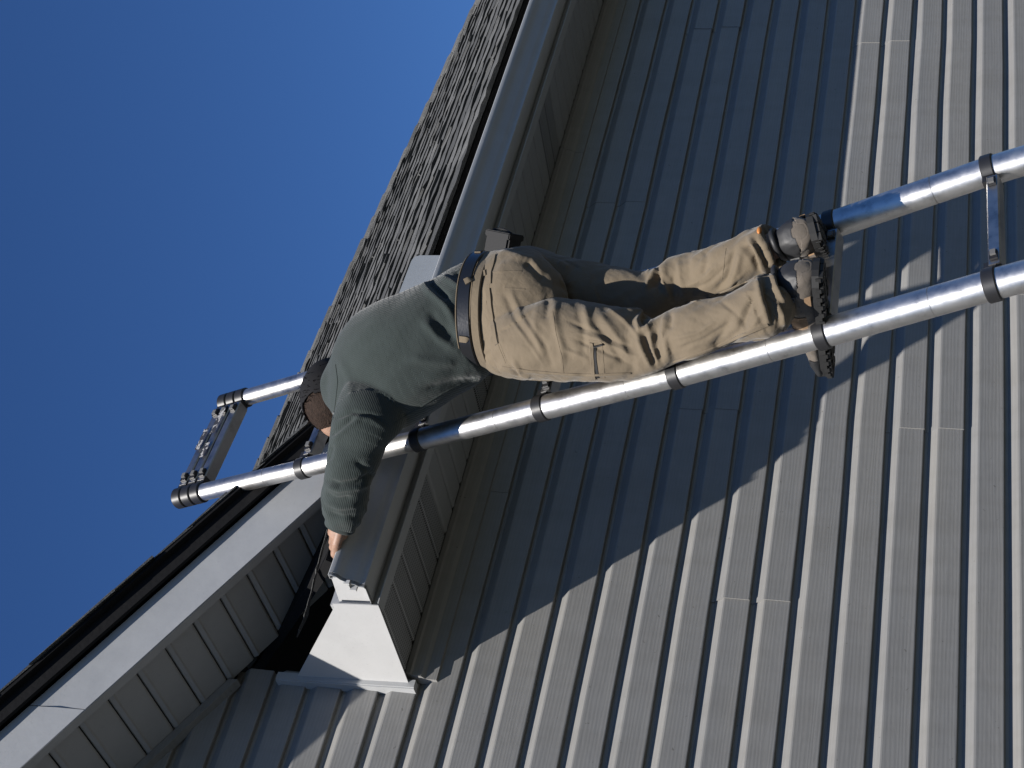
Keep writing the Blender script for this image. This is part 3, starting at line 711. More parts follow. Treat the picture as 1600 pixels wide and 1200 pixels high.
strokes = [([(905, 520), (945, 535), (1000, 560)], .004, 4), ([(898, 530), (940, 548), (990, 572)], -.004, 4), ([(885, 500), (930, 520), (990, 545)], -.0035, 4), ([(880, 545), (920, 562)], .003, 4), ([(800, 500), (830, 540), (850, 570)], .003, 4), ([(950, 482), (975, 500), (1000, 528)], .004, 4), ([(1050, 530), (1090, 520), (1120, 500)], .003, 4), ([(1060, 545), (1100, 530), (1140, 505)], -.003, 4), ([(1060, 452), (1090, 440), (1120, 415)], .003, 4), ([(1080, 455), (1110, 440), (1140, 410)], -.003, 4), ([(1125, 470), (1150, 490), (1170, 520)], -.003, 4),
 # left knee
 ([(983, 480), (1001, 489), (996, 503), (1000, 515), (1012, 513), (1016, 501)], .010, 6), ([(1000, 497), (1008, 500), (1006, 508)], -.014, 7),
 ([(1004, 518), (1012, 545), (1024, 572)], -.011, 6), ([(996, 527), (1006, 550), (1019, 573)], .008, 6), ([(1026, 512), (1024, 540), (1033, 568)], -.008, 6), ([(1016, 520), (1020, 545), (1028, 566)], .007, 5), ([(1040, 492), (1036, 520), (1044, 560)], .006, 6), ([(1048, 488), (1046, 515)], -.005, 5),
 # left thigh and seat
 ([(868, 472), (866, 500), (878, 541), (880, 575)], .005, 7), ([(857, 466), (852, 499)], -.004, 6), ([(787, 455), (805, 500), (838, 548)], -.003, 5), ([(797, 450), (815, 495), (846, 540)], .003, 5), ([(817, 489), (852, 541), (865, 580)], -.003, 5), ([(840, 480), (835, 510), (850, 560)], .004, 8),
 ([(900, 480), (912, 520), (910, 560)], -.004, 8), ([(913, 478), (922, 515), (960, 545)], .005, 7), ([(935, 490), (960, 520), (985, 560)], .005, 7), ([(925, 500), (950, 530), (975, 570)], -.004, 6), ([(800, 560), (815, 585), (830, 590)], .006, 5), ([(800, 575), (812, 590)], -.006, 5),
 ([(781, 392), (830, 405), (842, 421)], .004, 6), ([(820, 410), (835, 420), (850, 440)], -.006, 7), ([(872, 410), (880, 414), (888, 420)], .006, 5), ([(845, 430), (860, 440), (900, 455)], -.004, 8),
 # right knee and calf
 ([(1008, 452), (1018, 432), (1027, 420)], .008, 5), ([(1020, 450), (1028, 434), (1030, 425)], -.012, 7), ([(1029, 430), (1030, 456)], -.007, 5), ([(1037, 412), (1036, 440), (1048, 468)], .009, 6), ([(1052, 430), (1051, 464)], -.005, 5), ([(1060, 405), (1064, 440), (1070, 466)], .005, 6), ([(1074, 400), (1078, 440)], -.003, 6),
 ([(1104, 392), (1100, 432)], -.004, 6), ([(1148, 386), (1136, 436), (1120, 452)], -.006, 6), ([(1158, 392), (1150, 425), (1138, 448)], .005, 6), ([(1166, 425), (1135, 448), (1100, 466)], .004, 4),
 # ankles
 ([(1163, 383), (1177, 399), (1188, 424)], -.012, 6), ([(1171, 372), (1184, 398), (1194, 426)], .010, 5), ([(1180, 376), (1192, 400), (1202, 420)], -.010, 5), ([(1188, 366), (1200, 396), (1208, 414)], .009, 5), ([(1196, 368), (1208, 398), (1215, 410)], -.008, 4),
 ([(1176, 466), (1166, 490), (1158, 512)], -.009, 7), ([(1184, 436), (1188, 462), (1202, 505)], .010, 6), ([(1193, 436), (1198, 464), (1208, 504)], -.011, 5), ([(1204, 428), (1211, 448), (1226, 474)], .010, 5), ([(1200, 452), (1210, 480), (1216, 500)], -.009, 5), ([(1216, 430), (1224, 462)], -.008, 4), ([(1212, 470), (1222, 492), (1224, 510)], .008, 5),
 ([(1160, 440), (1120, 465), (1072, 476)], .004, 4), ([(1140, 500), (1130, 520), (1115, 545)], -.004, 6), ([(1205, 470), (1175, 510), (1150, 530)], .004, 6),
 # side seam and yoke
 ([(800, 578), (850, 583), (920, 587), (985, 583)], .0025, 3), ([(1060, 561), (1110, 545), (1160, 522), (1200, 506)], .004, 4),
]
sculpt(tro, strokes)
trousers = pmesh('trousers', tro, M_TWILL)

# shirt -----------------------------------------------------------
torso = Chain([(772, 415, 764, 556, 2.758, .58), (752, 410, 752, 562, 2.764, .60), (736, 407, 750, 576, 2.768, .66), (716, 415, 746, 602, 2.770, .76), (690, 429, 716, 619, 2.778, .78), (655, 445, 682, 642, 2.790, .78), (618, 462, 646, 664, 2.805, .74), (585, 476, 606, 676, 2.820, .68), (560, 492, 572, 680, 2.838, .60), (540, 520, 541, 664, 2.855, .55), (527, 555, 527, 645, 2.870, .62), (519, 578, 520, 634, 2.885, .85)], 5)
arm_l = Chain([(548, 590, 612, 628, 2.835, .9), (530, 622, 634, 652, 2.838, .82), (520, 655, 625, 676, 2.850, .80), (515, 692, 603, 700, 2.885, .86), (509, 728, 588, 738, 2.930, .92), (505, 760, 578, 772, 2.985, .95), (506, 788, 568, 802, 3.035, .98), (510, 813, 553, 829, 3.075, 1.0)], 6)
mb = MB(); torso.loft(mb, pw=2.3); arm_l.loft(mb)
RSH = np.array([2.965, 2.885, 1.655]); REL = np.array([2.985, 3.035, 1.515]); RWR = np.array([2.905, 3.095, 1.80]); RHA = np.array([2.885, 3.125, 1.895])
mb.tube([RSH - [.05, .02, .0], RSH, (RSH + REL) / 2, REL, (REL + RWR) / 2, RWR], [.06, .068, .062, .056, .05, .040], 28)
sht = remesh(mb, 0.0040, 8)
P = vco(sht); nn = vno(sht); ci, S, U, V, L = limb_coords(P, [torso, arm_l]); px = proj(P); th_ = np.arctan2(V, U)
n1 = vnoise(np.stack([U * 16 + S * 7, S * 8 - U * 3, V * 9 + ci * 5], 1), 8) * 0.0055 + vnoise(np.stack([U * 34 + S * 15, S * 17, V * 15], 1), 9) * 0.0018
armm = ci == 1
rid = 1 - np.abs(vnoise(np.stack([S * 26 + .7 * np.sin(th_ * 2), th_ * .6, 0 * S + 3], 1), 12)) * 2
cuff = np.clip((px[:, 1] - 690) / 90, 0, 1) * armm
setco(sht, P + nn * (n1 + cuff * rid * 0.0035)[:, None])
strokes = [
 ([(660, 437), (672, 455), (690, 470), (706, 490)], .008, 8), ([(668, 440), (685, 455), (700, 468)], -.012, 7), ([(690, 432), (705, 440), (722, 452)], .006, 6), ([(712, 425), (722, 436)], -.006, 5),
 ([(670, 485), (690, 510), (712, 530)], -.006, 9), ([(660, 500), (685, 528), (712, 545)], .005, 8), ([(640, 560), (680, 565), (715, 568)], .004, 9), ([(660, 595), (700, 585), (735, 583)], .0025, 8), ([(665, 608), (710, 598), (750, 594)], -.005, 7),
 ([(725, 540), (740, 562), (760, 578)], -.006, 6), ([(700, 480), (712, 510), (722, 535)], .004, 7),
 # armhole and sleeve
 ([(525, 655), (550, 644), (580, 648), (605, 664)], -.004, 3.5), ([(524, 660), (550, 650), (580, 655), (603, 670)], .003, 4), ([(516, 680), (530, 672), (555, 650)], -.006, 5), ([(520, 690), (540, 668), (565, 652)], .004, 6), ([(519, 695), (513, 720)], -.006, 5),
 ([(510, 750), (530, 757), (560, 752), (580, 742)], -.008, 5), ([(508, 758), (530, 766), (560, 762), (578, 756)], .006, 5), ([(508, 770), (525, 780), (550, 778)], -.006, 5), ([(508, 784), (530, 793), (560, 790)], .005, 5), ([(512, 800), (535, 808), (556, 806)], -.004, 4), ([(555, 720), (575, 735), (583, 748)], -.005, 6), ([(530, 560), (545, 590), (548, 630)], .003, 8),
]
sculpt(sht, strokes)
rib = np.where(armm, U, U * 1.0 + 0.15 * S)
at = sht.attributes.new('rib', 'FLOAT', 'POINT'); at.data.foreach_set('value', rib.astype(np.float32))
shirt = pmesh('shirt', sht, M_SHIRT)

# body: one continuous skin from head to ankles --------------------
H = onY(523, 621, 2.985); HU = np.array([.90, .08, .16]); HU /= np.linalg.norm(HU); HF = np.array([.12, .97, -.1]); HF -= HU * (HF @ HU); HF /= np.linalg.norm(HF); HS = np.cross(HF, HU)
def hp(a, f_, u): return H + HS * a + HF * f_ + HU * u
HAX = np.array([HS, HF, HU])
mb = MB()
pelvis.loft(mb, .018, i1=22); thigh_r.loft(mb, .022); thigh_l.loft(mb, .020); torso.loft(mb, .016, i1=len(torso.c)); arm_l.loft(mb, .014)
mb.tube([RSH - [.05, .02, .0], RSH, (RSH + REL) / 2, REL, (REL + RWR) / 2, RWR, RHA], [.045, .05, .046, .042, .036, .028, .026], 24)
ball(mb, H, (.078, .096, .100), HAX); ball(mb, hp(0, .035, -.055), (.056, .056, .050), HAX); ball(mb, hp(0, .060, -.080), (.030, .028, .024), HAX)
mb.tube([hp(0, .03, -.03), (hp(0, .03, -.03) + torso.c[-10]) / 2, torso.c[-10], torso.c[-16]], [.046, .046, .05, .05], 28)
ball(mb, hp(0, .103, -.028), (.014, .020, .020), HAX); mb.tube([hp(0, .094, .015), hp(0, .112, -.034)], [.009, .013], 12)
for sgn in (-1, 1):
    ball(mb, hp(sgn * .079, -.005, -.02), (.010, .022, .033), HAX)
    ball(mb, hp(sgn * .033, .082, .010), (.016, .012, .007), HAX)
ball(mb, hp(0, .089, -.062), (.026, .012, .006), HAX); ball(mb, hp(0, .087, -.074), (.024, .012, .007), HAX)
# hands
def hand(W, d, side, palm_n, curl, sc=1.0, thumb=1):
    """W wrist, d towards the fingers, palm_n out of the palm; fingers bend towards palm_n"""
    d = np.array(d, float); d /= np.linalg.norm(d); pn = np.array(palm_n, float); pn -= d * (pn @ d); pn /= np.linalg.norm(pn); sd = np.cross(d, pn) * side
    mb.tube([W - d * .03, W + d * .02, W + d * .045], [.026 * sc, .028 * sc, .028 * sc], 20)
    for k in range(4):                                # metacarpals merge into the palm
        o = (k - 1.5) * .0195 * sc
        mb.tube([W + d * .012 + sd * o * .6, W + d * .05 * sc + sd * o - pn * .003, W + d * .086 * sc + sd * o * 1.02 - pn * (.004 if k in (1, 2) else .0)], [.015 * sc, .0135 * sc, .0118 * sc], 14)
    for k, Lf in enumerate((.036, .042, .040, .031)):
        o = (k - 1.5) * .0205 * sc; p = W + d * .086 * sc + sd * o; ang = 0; pts = [p]; rr = [.0108 * sc]
        for j, (seg_l, c) in enumerate(((1.15, curl[0]), (.75, curl[1]), (.6, curl[2]))):
            ang += c + k * .04; p = p + (d * math.cos(ang) + pn * math.sin(ang) + sd * (k - 1.5) * .04) * Lf * seg_l * sc; pts.append(p); rr.append((.0100, .0090, .0078)[j] * sc)
        mb.tube(pts, rr, 12); ball(mb, pts[-1], .0078 * sc, seg=10, ringn=8)
        for q in pts[1:-1]: ball(mb, q, .0098 * sc, seg=10, ringn=8)
        ball(mb, pts[0], .0118 * sc, seg=10, ringn=8)
    b = W + d * .025 * sc - sd * .022 * sc * thumb; t1 = b + (d * .75 - sd * .55 * thumb + pn * .35) * .042 * sc; t2 = t1 + (d * .9 - sd * .1 * thumb + pn * .5) * .034 * sc; t3 = t2 + (d * .9 + pn * .6) * .024 * sc
    mb.tube([b, t1, t2, t3], [.0155 * sc, .0125 * sc, .0112 * sc, .009 * sc], 12); ball(mb, t3, .009 * sc, seg=10, ringn=8)
LW = arm_l.c[-1]; Ldir = onY(519, 862, 3.165) - onY(533, 815, 3.07)
hand(LW - Ldir / np.linalg.norm(Ldir) * .012, Ldir, 1, (0.15, .75, -.55), (.55, .75, .55), 1.02, 1)
hand(RWR, RHA - RWR, -1, (-.15, .95, .1), (.9, 1.0, .7), .95)
for (ch) in (thigh_r, thigh_l):                       # ankles and feet inside the boots
    e = ch.c[-1]; mb.tube([ch.c[-3], e, e - [0, 0, .03]], [.034, .032, .030], 20)
body = remesh(mb, 0.0034, 3)
bo = pmesh('body', body, M_SKIN)

# hair and cap
def head_shell(test, off, name, m, seg=64, ringn=48, dispf=None):
    v = []; keep = {}; f = []
    pts = np.zeros((ringn + 1, seg, 3)); loc = np.zeros((ringn + 1, seg, 3))
    for i in range(ringn + 1):
        ph = max(min(math.pi * i / ringn, math.pi - .02), .02)
        for k in range(seg):
            t = 2 * math.pi * k / seg; q = np.array([math.sin(ph) * math.cos(t), math.sin(ph) * math.sin(t), math.cos(ph)])
            rr = np.array([.078, .096, .100]) + off; l_ = q * rr
            if dispf: l_ = l_ * (1 + dispf(q))
            loc[i, k] = l_; pts[i, k] = H + HAX.T @ l_
    idx = lambda i, k: i * seg + k % seg
    mbb = MB(); flat = pts.reshape(-1, 3); inner = flat - (flat - H) * (.004 / .09)
    fs = [(idx(i, k), idx(i, k + 1), idx(i + 1, k + 1), idx(i + 1, k)) for i in range(ringn) for k in range(seg) if test(loc[i, k])]
    cnt = {}
    for q in fs:
        for a, b in zip(q, q[1:] + q[:1]): cnt[(a, b)] = 1
    n = len(flat); edge = [(b, a) for (a, b) in cnt if (b, a) not in cnt]
    ff = fs + [tuple(x + n for x in q[::-1]) for q in fs] + [(a, b, b + n, a + n) for a, b in edge]
    o = link(name, [p - MANBASE for p in np.concatenate([flat, inner])], ff, m, person)
    bm = bmesh.new(); bm.from_mesh(o.data); bmesh.ops.delete(bm, geom=[v_ for v_ in bm.verts if not v_.link_faces], context='VERTS'); bm.to_mesh(o.data); bm.free()
    edge_smooth(o, 50); return o
hr = np.random.default_rng(3)
hair = head_shell(lambda l: l[2] > -.125 + max(0, l[1]) * 1.1 and l[1] < .06, .010, 'hair', M_HAIR, 96, 72, lambda q: .014 * float(vnoise(np.array([[q[0] * 16, q[1] * 16, q[2] * 5]]), 3)[0]))
capo = head_shell(lambda l: l[2] > -.056 + 0.15 * l[1], .017, 'cap', M_CAP, 64, 60, lambda q: .012 * float(vnoise(np.array([[q[0] * 5, q[1] * 5, q[2] * 5]]), 6)[0]))
mbb = MB(); top_ = []; bot = []
for k in range(15):
    a = math.radians(-62 + 124 * k / 14); inn = hp(.094 * math.sin(a), .110 * math.cos(a), .026); out = hp(.088 * math.sin(a), .110 * math.cos(a) + .062 * math.cos(a * 1.25) ** .6, .012 - .0 + .012 * math.sin(a) ** 2 * -1)
    top_.append((inn, out))
v = [p for pr in top_ for p in pr]; v += [p - HU * .003 for p in v]; n = len(v) // 2
mbb.add(v, [(2 * k, 2 * k + 1, 2 * k + 3, 2 * k + 2) for k in range(14)] + [(n + 2 * k, n + 2 * k + 2, n + 2 * k + 3, n + 2 * k + 1) for k in range(14)] + [(2 * k + 1, n + 2 * k + 1, n + 2 * k + 3, 2 * k + 3) for k in range(14)])
pobj(mbb, 'cap_bill', M_CAP, capo, 40)
# a few loose locks so that the outline of the hair is not smooth
mbb = MB()
for _ in range(700):
    q = hr.normal(size=3); q /= np.linalg.norm(q); l_ = q * (np.array([.078, .096, .100]) + .011)
    if not (-.074 < l_[2] < .016 and l_[1] < .05): continue
    p0 = H + HAX.T @ l_; dn = HAX.T @ (q * .35 + np.array([hr.normal() * .25, -.25 + hr.normal() * .25, -.9])); dn /= np.linalg.norm(dn)
    p1 = p0 + dn * hr.uniform(.010, .02); mbb.tube([p0, (p0 + p1) / 2 + (p0 - H) * .012, p1], [.0012, .001, .0003], 3, False)
lk = pobj(mbb, 'hair_strands', M_HAIR, hair); lk['kind'] = 'stuff'

# details laid on the cloth ----------------------------------------
def bvh_of(o):
    m_ = o.data; return BVHTree.FromPolygons([tuple(v.co) for v in m_.vertices], [tuple(p.vertices) for p in m_.polygons])
B_T = bvh_of(trousers); B_S = bvh_of(shirt)
def hit(bvh, x, y):
    d = ray(x, y); r_ = bvh.ray_cast(Vector(-MANBASE), Vector(d))
    if r_[0] is None: return None
    return np.array(r_[0]) + MANBASE, np.array(r_[1])
def dens(pl, step=1.5):
    pl = np.array(pl, float); out = []
    for a, b in zip(pl[:-1], pl[1:]):
        n = max(1, int(np.linalg.norm(b - a) / step)); out += [a + (b - a) * t / n for t in range(n)]
    return out + [pl[-1]]
def strip(pl, w, h, name, m, parent, bvh=None, dash=None, lift=0.0, step=1.5):
    """a flat band of cloth w wide and h thick that follows the surface along the polyline"""
    bvh = bvh or B_T; pts = []
    for q in dens(pl, step):
        r_ = hit(bvh, *q)
        if r_ is not None: pts.append(r_)
    if len(pts) < 2: return None
    mbb = MB(); P_ = np.array([p for p, _ in pts]); Nn = np.array([n_ for _, n_ in pts])
    for _ in range(5):
        P_[1:-1] = (P_[:-2] + 2 * P_[1:-1] + P_[2:]) / 4; Nn[1:-1] = (Nn[:-2] + 2 * Nn[1:-1] + Nn[2:]) / 4
    Nn /= np.linalg.norm(Nn, axis=1)[:, None]
    T = np.gradient(P_, axis=0); T /= np.linalg.norm(T, axis=1)[:, None] + 1e-9; Sd = np.cross(Nn, T); Sd /= np.linalg.norm(Sd, axis=1)[:, None] + 1e-9
    P_ = P_ + Nn * lift; n = len(P_)
    if dash:
        a = 0
        while a < n - 1:
            b = min(a + dash[0], n - 1)
            mbb.tube([P_[a] + Nn[a] * h, P_[b] + Nn[b] * h], w / 2, 5); a = b + dash[1]
    else:
        v = list(P_ - Sd * w / 2 * 1.25 - Nn * .0012) + list(P_ - Sd * w / 2 * .9 + Nn * h) + list(P_ + Sd * w / 2 * .9 + Nn * h) + list(P_ + Sd * w / 2 * 1.25 - Nn * .0012)
        f = [(a * n + i, a * n + i + 1, b * n + i + 1, b * n + i) for a, b in ((0, 1), (1, 2), (2, 3), (3, 0)) for i in range(n - 1)]
        f += [(0, n, 2 * n, 3 * n), (n - 1, 4 * n - 1, 3 * n - 1, 2 * n - 1)]; mbb.add(v, f)
    return pobj(mbb, name, m, parent, 40)
# belt: a leather ring round the waist
def ring_band(ch, i, h0, h1, off, t, name, m, parent, seg=72, lean=0.0):
    c, u, v_, ax = ch.c[i], ch.un[i], ch.v[i], ch.ax[i]; a = ch.r[i] + off; b = ch.r[i] * ch.th[i] + off; vv = []
    for hh, dt in ((h0, 0), (h0 + .003, t), (h1 - .003, t), (h1, 0)):
        for k in range(seg):
            q = 2 * math.pi * k / seg; pw = 2.2; g_ = (abs(math.cos(q)) ** pw + abs(math.sin(q)) ** pw) ** (-1 / pw)
            vv.append(c + u * (a + dt) * math.cos(q) * g_ + v_ * (b + dt) * math.sin(q) * g_ + ax * hh)
    ff = [(j * seg + k, j * seg + (k + 1) % seg, ((j + 1) % 4) * seg + (k + 1) % seg, ((j + 1) % 4) * seg + k) for j in range(4) for k in range(seg)]
    mbb = MB(); mbb.add(vv, ff); return pobj(mbb, name, m, parent, 40)
class Ring: pass
def own_ring(A, B, near, dn, dc, th_add=0.0):
    r_ = Ring(); PA = depth_pt(*A, dc); PB = depth_pt(*B, dc); C = (PA + PB) / 2; u = (PA - PB) / 2; v_ = depth_pt(*near, dn) - C
    r_.c = [C]; r_.r = [np.linalg.norm(u)]; r_.un = [u / np.linalg.norm(u)]; v_ = v_ - r_.un[0] * (v_ @ r_.un[0]); r_.th = [np.linalg.norm(v_) / r_.r[0]]; r_.v = [v_ / np.linalg.norm(v_)]
    ax = np.cross(r_.un[0], r_.v[0]); r_.ax = [ax if ax[2] < 0 else -ax]; return r_
BR = own_ring((759, 397), (758, 583), (724, 502), 4.052, 4.210)
belt = ring_band(BR, 0, -.018, .018, .003, .0035, 'belt', M_LEATHER, person, 96)
ring_band(BR, 0, -.0225, -.0185, .002, .003, 'waistband_edge', M_TWILL, trousers, 96)
ring_band(BR, 0, .0185, .043, -.001, .003, 'waistband', M_TWILL, trousers, 96)
B_B = bvh_of(belt)
def loop_at(pl, w=.017):
    mbb = MB(); pts = []
    for q in dens(pl, 2):
        r_ = hit(B_B, *q) or hit(B_T, *q)
        if r_: pts.append(r_)
    P_ = np.array([p for p, _ in pts]); Nn = np.array([n_ for _, n_ in pts]); n = len(P_)
    for _ in range(3): P_[1:-1] = (P_[:-2] + P_[1:-1] + P_[2:]) / 3; Nn[1:-1] = (Nn[:-2] + Nn[1:-1] + Nn[2:]) / 3
    Nn /= np.linalg.norm(Nn, axis=1)[:, None]; T = np.gradient(P_, axis=0); T /= np.linalg.norm(T, axis=1)[:, None]; Sd = np.cross(Nn, T)
    hh = .0035 + .001 * np.sin(np.linspace(0, math.pi, n)); hh = hh[:, None]
    v = list(P_ - Sd * w / 2 - Nn * .002) + list(P_ - Sd * w / 2 + Nn * hh) + list(P_ + Sd * w / 2 + Nn * hh) + list(P_ + Sd * w / 2 - Nn * .002)
    f = [(a * n + i, a * n + i + 1, b * n + i + 1, b * n + i) for a, b in ((0, 1), (1, 2), (2, 3), (3, 0)) for i in range(n - 1)] + [(0, n, 2 * n, 3 * n), (n - 1, 4 * n - 1, 3 * n - 1, 2 * n - 1)]
    mbb.add(v, f); pobj(mbb, 'belt_loop', M_TWILL, trousers, 40)
loop_at([(726, 441), (740, 434), (752, 430), (759, 426)]); loop_at([(718, 529), (735, 531), (752, 530)]); loop_at([(746, 395), (760, 389)])
# seams, pockets, zip
sm = lambda pl, w=.004, h=.0008, name='seam': strip(pl, w, h, name, M_TWILL, trousers)
sm([(759, 470), (764, 500), (775, 532), (790, 568)]); sm([(775, 395), (766, 425), (764, 455), (768, 495), (780, 535), (792, 566)], .003, .0005, 'yoke_seam')
strip([(763, 452), (767, 490), (777, 538)], .014, .0045, 'pocket_welt', M_TWILL, trousers)
strip([(772, 400), (766, 425), (765, 444)], .014, .004, 'pocket_welt', M_TWILL, trousers)
sm([(768, 425), (790, 424), (815, 424)]); sm([(788, 450), (820, 452)])
sm([(786, 573), (830, 580), (880, 584), (930, 586), (985, 583)], .006, .0022, 'side_seam'); sm([(1052, 566), (1100, 550), (1150, 528), (1200, 507)], .007, .003, 'side_seam')
sm([(863, 486), (868, 520), (878, 560), (880, 583)]); sm([(1066, 476), (1110, 465), (1150, 447), (1180, 434)], .005, .002, 'inside_seam')
strip([(924, 536), (925, 560), (928, 592)], .010, .003, 'pocket_zip', M_TWILL, trousers); strip([(929, 543), (930, 562), (934, 590)], .007, .0015, 'zip_tape', M_NYLON, trousers); strip([(928, 541), (936, 540), (943, 537)], .004, .006, 'zip_pull', M_NYLON, trousers)
sm([(920, 532), (940, 534), (942, 560), (944, 590)]); sm([(1134, 388), (1130, 420), (1128, 436)], .003, .001)
strip([(520, 655), (524, 625), (527, 595), (524, 570)], .008, .002, 'collar_seam', M_SHIRT, shirt, B_S)
strip([(612, 664), (650, 640), (690, 615), (720, 600)], .004, .0012, 'side_seam', M_SHIRT, shirt, B_S)
for ch, nm in ((arm_l, 'cuff'),):
    ring_band(ch, len(ch.c) - 1, -.022, .006, .0015, .002, nm, M_SHIRT, shirt, 48)
# drawcord toggle at the right ankle
c = hit(B_T, 1186, 362)
if c: mbb = MB(); ball(mbb, c[0] + c[1] * .004, (.012, .006, .006)); pobj(mbb, 'cord_toggle', mat('orange_plastic', (0.45, 0.17, 0.04), .5, build=leather_build), trousers, 60)

# boots ------------------------------------------------------------
def boot(O, yaw, pitch, roll, tag_l):
    R = np.array((Matrix.Rotation(yaw, 3, 'Z') @ Matrix.Rotation(roll, 3, 'Y') @ Matrix.Rotation(pitch, 3, 'X')))
    T_ = lambda p: np.array(O) + R @ (np.array(p, float) * 1.17)
    st = [(-.012, .016, .030, .062), (-.006, .026, .024, .080), (.010, .034, .022, .098), (.035, .038, .020, .104), (.070, .040, .020, .104), (.100, .040, .020, .098), (.125, .041, .020, .086), (.160, .045, .020, .070), (.200, .049, .020, .058), (.235, .048, .020, .050), (.262, .040, .021, .042), (.280, .026, .024, .035)]
    seg = 96; rows = cat(np.array(st), 14); v = []
    for y, w, z0, z1 in rows:
        for k in range(seg):
            t = 2 * math.pi * k / seg; pw = 2.6; ct, s_n = math.cos(t), math.sin(t); g_ = (abs(ct) ** pw + abs(s_n) ** pw) ** (-1 / pw)
            zz = (z0 + z1) / 2 + (z1 - z0) / 2 * s_n * g_; ww = w * (1 - .30 * max(0, s_n) * min(1, (z1 - z0) / .08)); bul = .002 * float(vnoise(np.array([[y * 60, t * 2, 1.0]]), 21)[0])
            v.append((ww * ct * g_ + (bul if ct > 0 else -bul), y, zz))
    n = len(rows); f = [(i * seg + k, i * seg + (k + 1) % seg, (i + 1) * seg + (k + 1) % seg, (i + 1) * seg + k) for i in range(n - 1) for k in range(seg)] + [tuple(range(seg - 1, -1, -1)), tuple((n - 1) * seg + k for k in range(seg))]
    mbb = MB(); mbb.add([T_(p) for p in v], f); up_ = pobj(mbb, 'boot', M_SUEDE, None, 50)
    if tag_l: up_['label'] = tag_l
    # panels laid on the upper: charcoal heel counter, tan quarter, pale overlay band
    va = np.array(v)
    cen = np.stack([0 * va[:, 0], va[:, 1], np.repeat((rows[:, 2] + rows[:, 3]) / 2, seg)], 1); outd = va - cen; outd /= np.linalg.norm(outd, axis=1)[:, None] + 1e-9
    def patch(test, off, name, m):
        fs = [q for q in f[:-2] if test(va[list(q)].mean(0))]
        if not fs: return
        used = sorted({i for q in fs for i in q}); mp = {i: j for j, i in enumerate(used)}; k = len(used)
        outer = [va[i] + outd[i] * off for i in used]; inn = [va[i] - outd[i] * .001 for i in used]; cnt = {(a, b) for q in fs for a, b in zip(q, q[1:] + q[:1])}
        ff = [tuple(mp[i] for i in q) for q in fs] + [(mp[a], mp[a] + k, mp[b] + k, mp[b]) for a, b in cnt if (b, a) not in cnt]
        m2 = MB(); m2.add([T_(p) for p in outer + inn], ff); pobj(m2, name, m, up_, 50)
    patch(lambda p: p[2] > .056 + .22 * max(0, p[1] - .02) and p[1] < .090, .0022, 'heel_patch', M_CHAR)
    patch(lambda p: .034 < p[2] < .075 and .095 <= p[1] < .165, .0018, 'side_panel', M_TAN)
    patch(lambda p: p[2] < .050 + .008 * math.sin(p[1] * 42), .0035, 'midsole', M_SUEDE)
    patch(lambda p: p[2] < .046 and p[1] > .21, .006, 'toe_guard', M_CHAR)
    # padded collar and heel pull
    mbb = MB(); pts = [T_((.031 * math.cos(a), .046 + .047 * math.sin(a), .098 + .006 * math.sin(a + 2.6))) for a in np.linspace(0, 2 * math.pi, 28)]; mbb.tube(pts, .0075, 12); pobj(mbb, 'padded_collar', M_CHAR, up_, 60)
    mbb = MB(); mbb.tube([T_((0, .05, .06)), T_((0, .047, .09)), T_((0, .047, .112))], [.030, .030, .029], 24); pobj(mbb, 'sock', M_CHAR, up_, 60)
    # outsole and lugs
    out_pts = [(-.014, .012), (-.010, .026), (.010, .038), (.05, .042), (.10, .041), (.14, .044), (.19, .052), (.235, .051), (.268, .042), (.288, .024), (.294, .008)]
    poly = [(w, y) for y, w in out_pts] + [(-w, y) for y, w in out_pts[::-1]]
    mbb = MB(); mbb.prism([T_((x, y, .012)) for x, y in poly], T_((0, 0, .014)) - T_((0, 0, 0))); so = pobj(mbb, 'outsole', M_RUBBER, up_)
    mbb = MB(); ax3 = (R[:, 0], R[:, 1], R[:, 2])
    for y in np.arange(-.002, .285, .022):
        w = np.interp(y, [p[0] for p in out_pts], [p[1] for p in out_pts])
        for x in ((-w + .011), 0, (w - .011)):
            if .10 < y < .135: continue
            mbb.box(T_((x, y, .008)), (.0095 if x else w * .35, .0085, .0045), ax3)
        for x in (-w, w): mbb.box(T_((x, y, .013)), (.0012, .006, .006), ax3)
    lg = pobj(mbb, 'tread_lugs', M_RUBBER, up_)
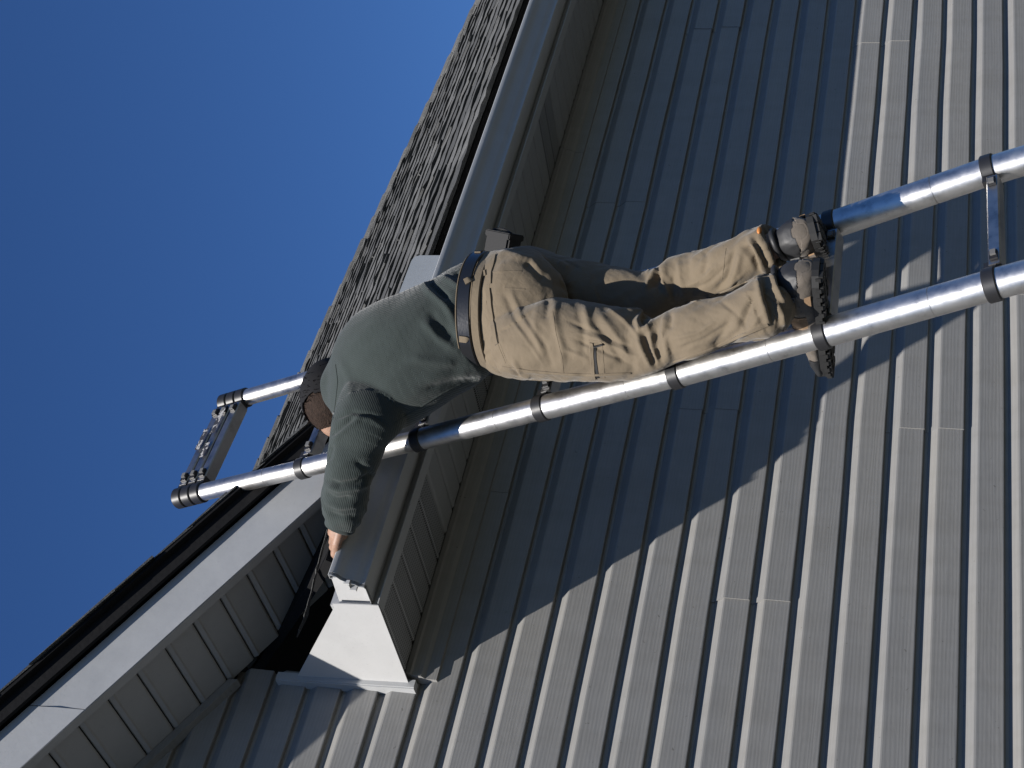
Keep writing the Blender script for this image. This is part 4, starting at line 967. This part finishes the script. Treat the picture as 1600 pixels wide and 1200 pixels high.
    # inset badge on the midsole
    for sx in (-1, 1):
        mbb = MB(); mbb.prism([T_((sx * .0415, .030, .030)), T_((sx * .0415, .056, .030)), T_((sx * .0415, .050, .043)), T_((sx * .0415, .036, .043))], (R[:, 0] * sx * .004)); pobj(mbb, 'midsole_insert', M_TAN, up_)
    return up_, T_
lx, ly = 2.744, 2.490
bl, TL = boot((lx, ly, .383), math.radians(-2), math.radians(0), math.radians(0), 'left boot with its toe through the ladder')
br, TR = boot((2.937, 2.523, .410), math.radians(-36), math.radians(-2), math.radians(-14), 'right boot with its heel raised')
# triangular emblem on the outer side of each heel patch
for T_ in (TL, TR):
    tri = [(-.0425, .034, .062), (-.0405, .062, .066), (-.0385, .047, .088)]
    mbb = MB()
    for a, b in zip(tri, tri[1:] + tri[:1]): mbb.tube([T_(a), T_(b)], .0011, 6)
    mbb.tube([T_((-.0420, .044, .064)), T_((-.0405, .050, .074)), T_((-.0395, .046, .082))], .0011, 6); mbb.tube([T_((-.0408, .050, .074)), T_((-.0412, .056, .067))], .0011, 6)
    pobj(mbb, 'emblem', M_GREYPL, bl if T_ is TL else br)

# pouch on the belt at the right hip -------------------------------
pc = onY(786, 381, 2.755); pu = pelvis.un[6]; pa = pelvis.ax[6]; pv = pelvis.v[6]
if pu @ M[0] < 0: pu = -pu
pu = np.array(pu) * .92 + np.array(pa) * .18; pu /= np.linalg.norm(pu); pa = pa - pu * (pa @ pu); pa /= np.linalg.norm(pa); pv = np.cross(pu, pa)
mb = MB(); mb.box(pc + pu * .000, (.033, .044, .030), (pu, pa, pv)); o = link('belt_pouch', [p - pc for p in map(np.array, mb.v)], mb.f, M_NYLON); o.location = pc; bevel(o, .006, 3); edge_smooth(o, 40)
o['label'] = 'small black nylon pouch on the right hip of the man'; o['category'] = 'pouch'; pouch = o
mb = MB(); mb.box(pu * .024 , (.009, .0465, .0325), (pu, pa, pv)); f_ = mb.obj('pouch_flap', M_NYLON, pouch); bevel(f_, .003, 2); edge_smooth(f_, 40)
mb = MB(); mb.tube([pu * .030 + pa * a - pv * .012 + pu * .010 * math.cos(a * 33) for a in np.linspace(-.035, .035, 9)], .0028, 8); mb.obj('pouch_strap', M_NYLON, pouch)
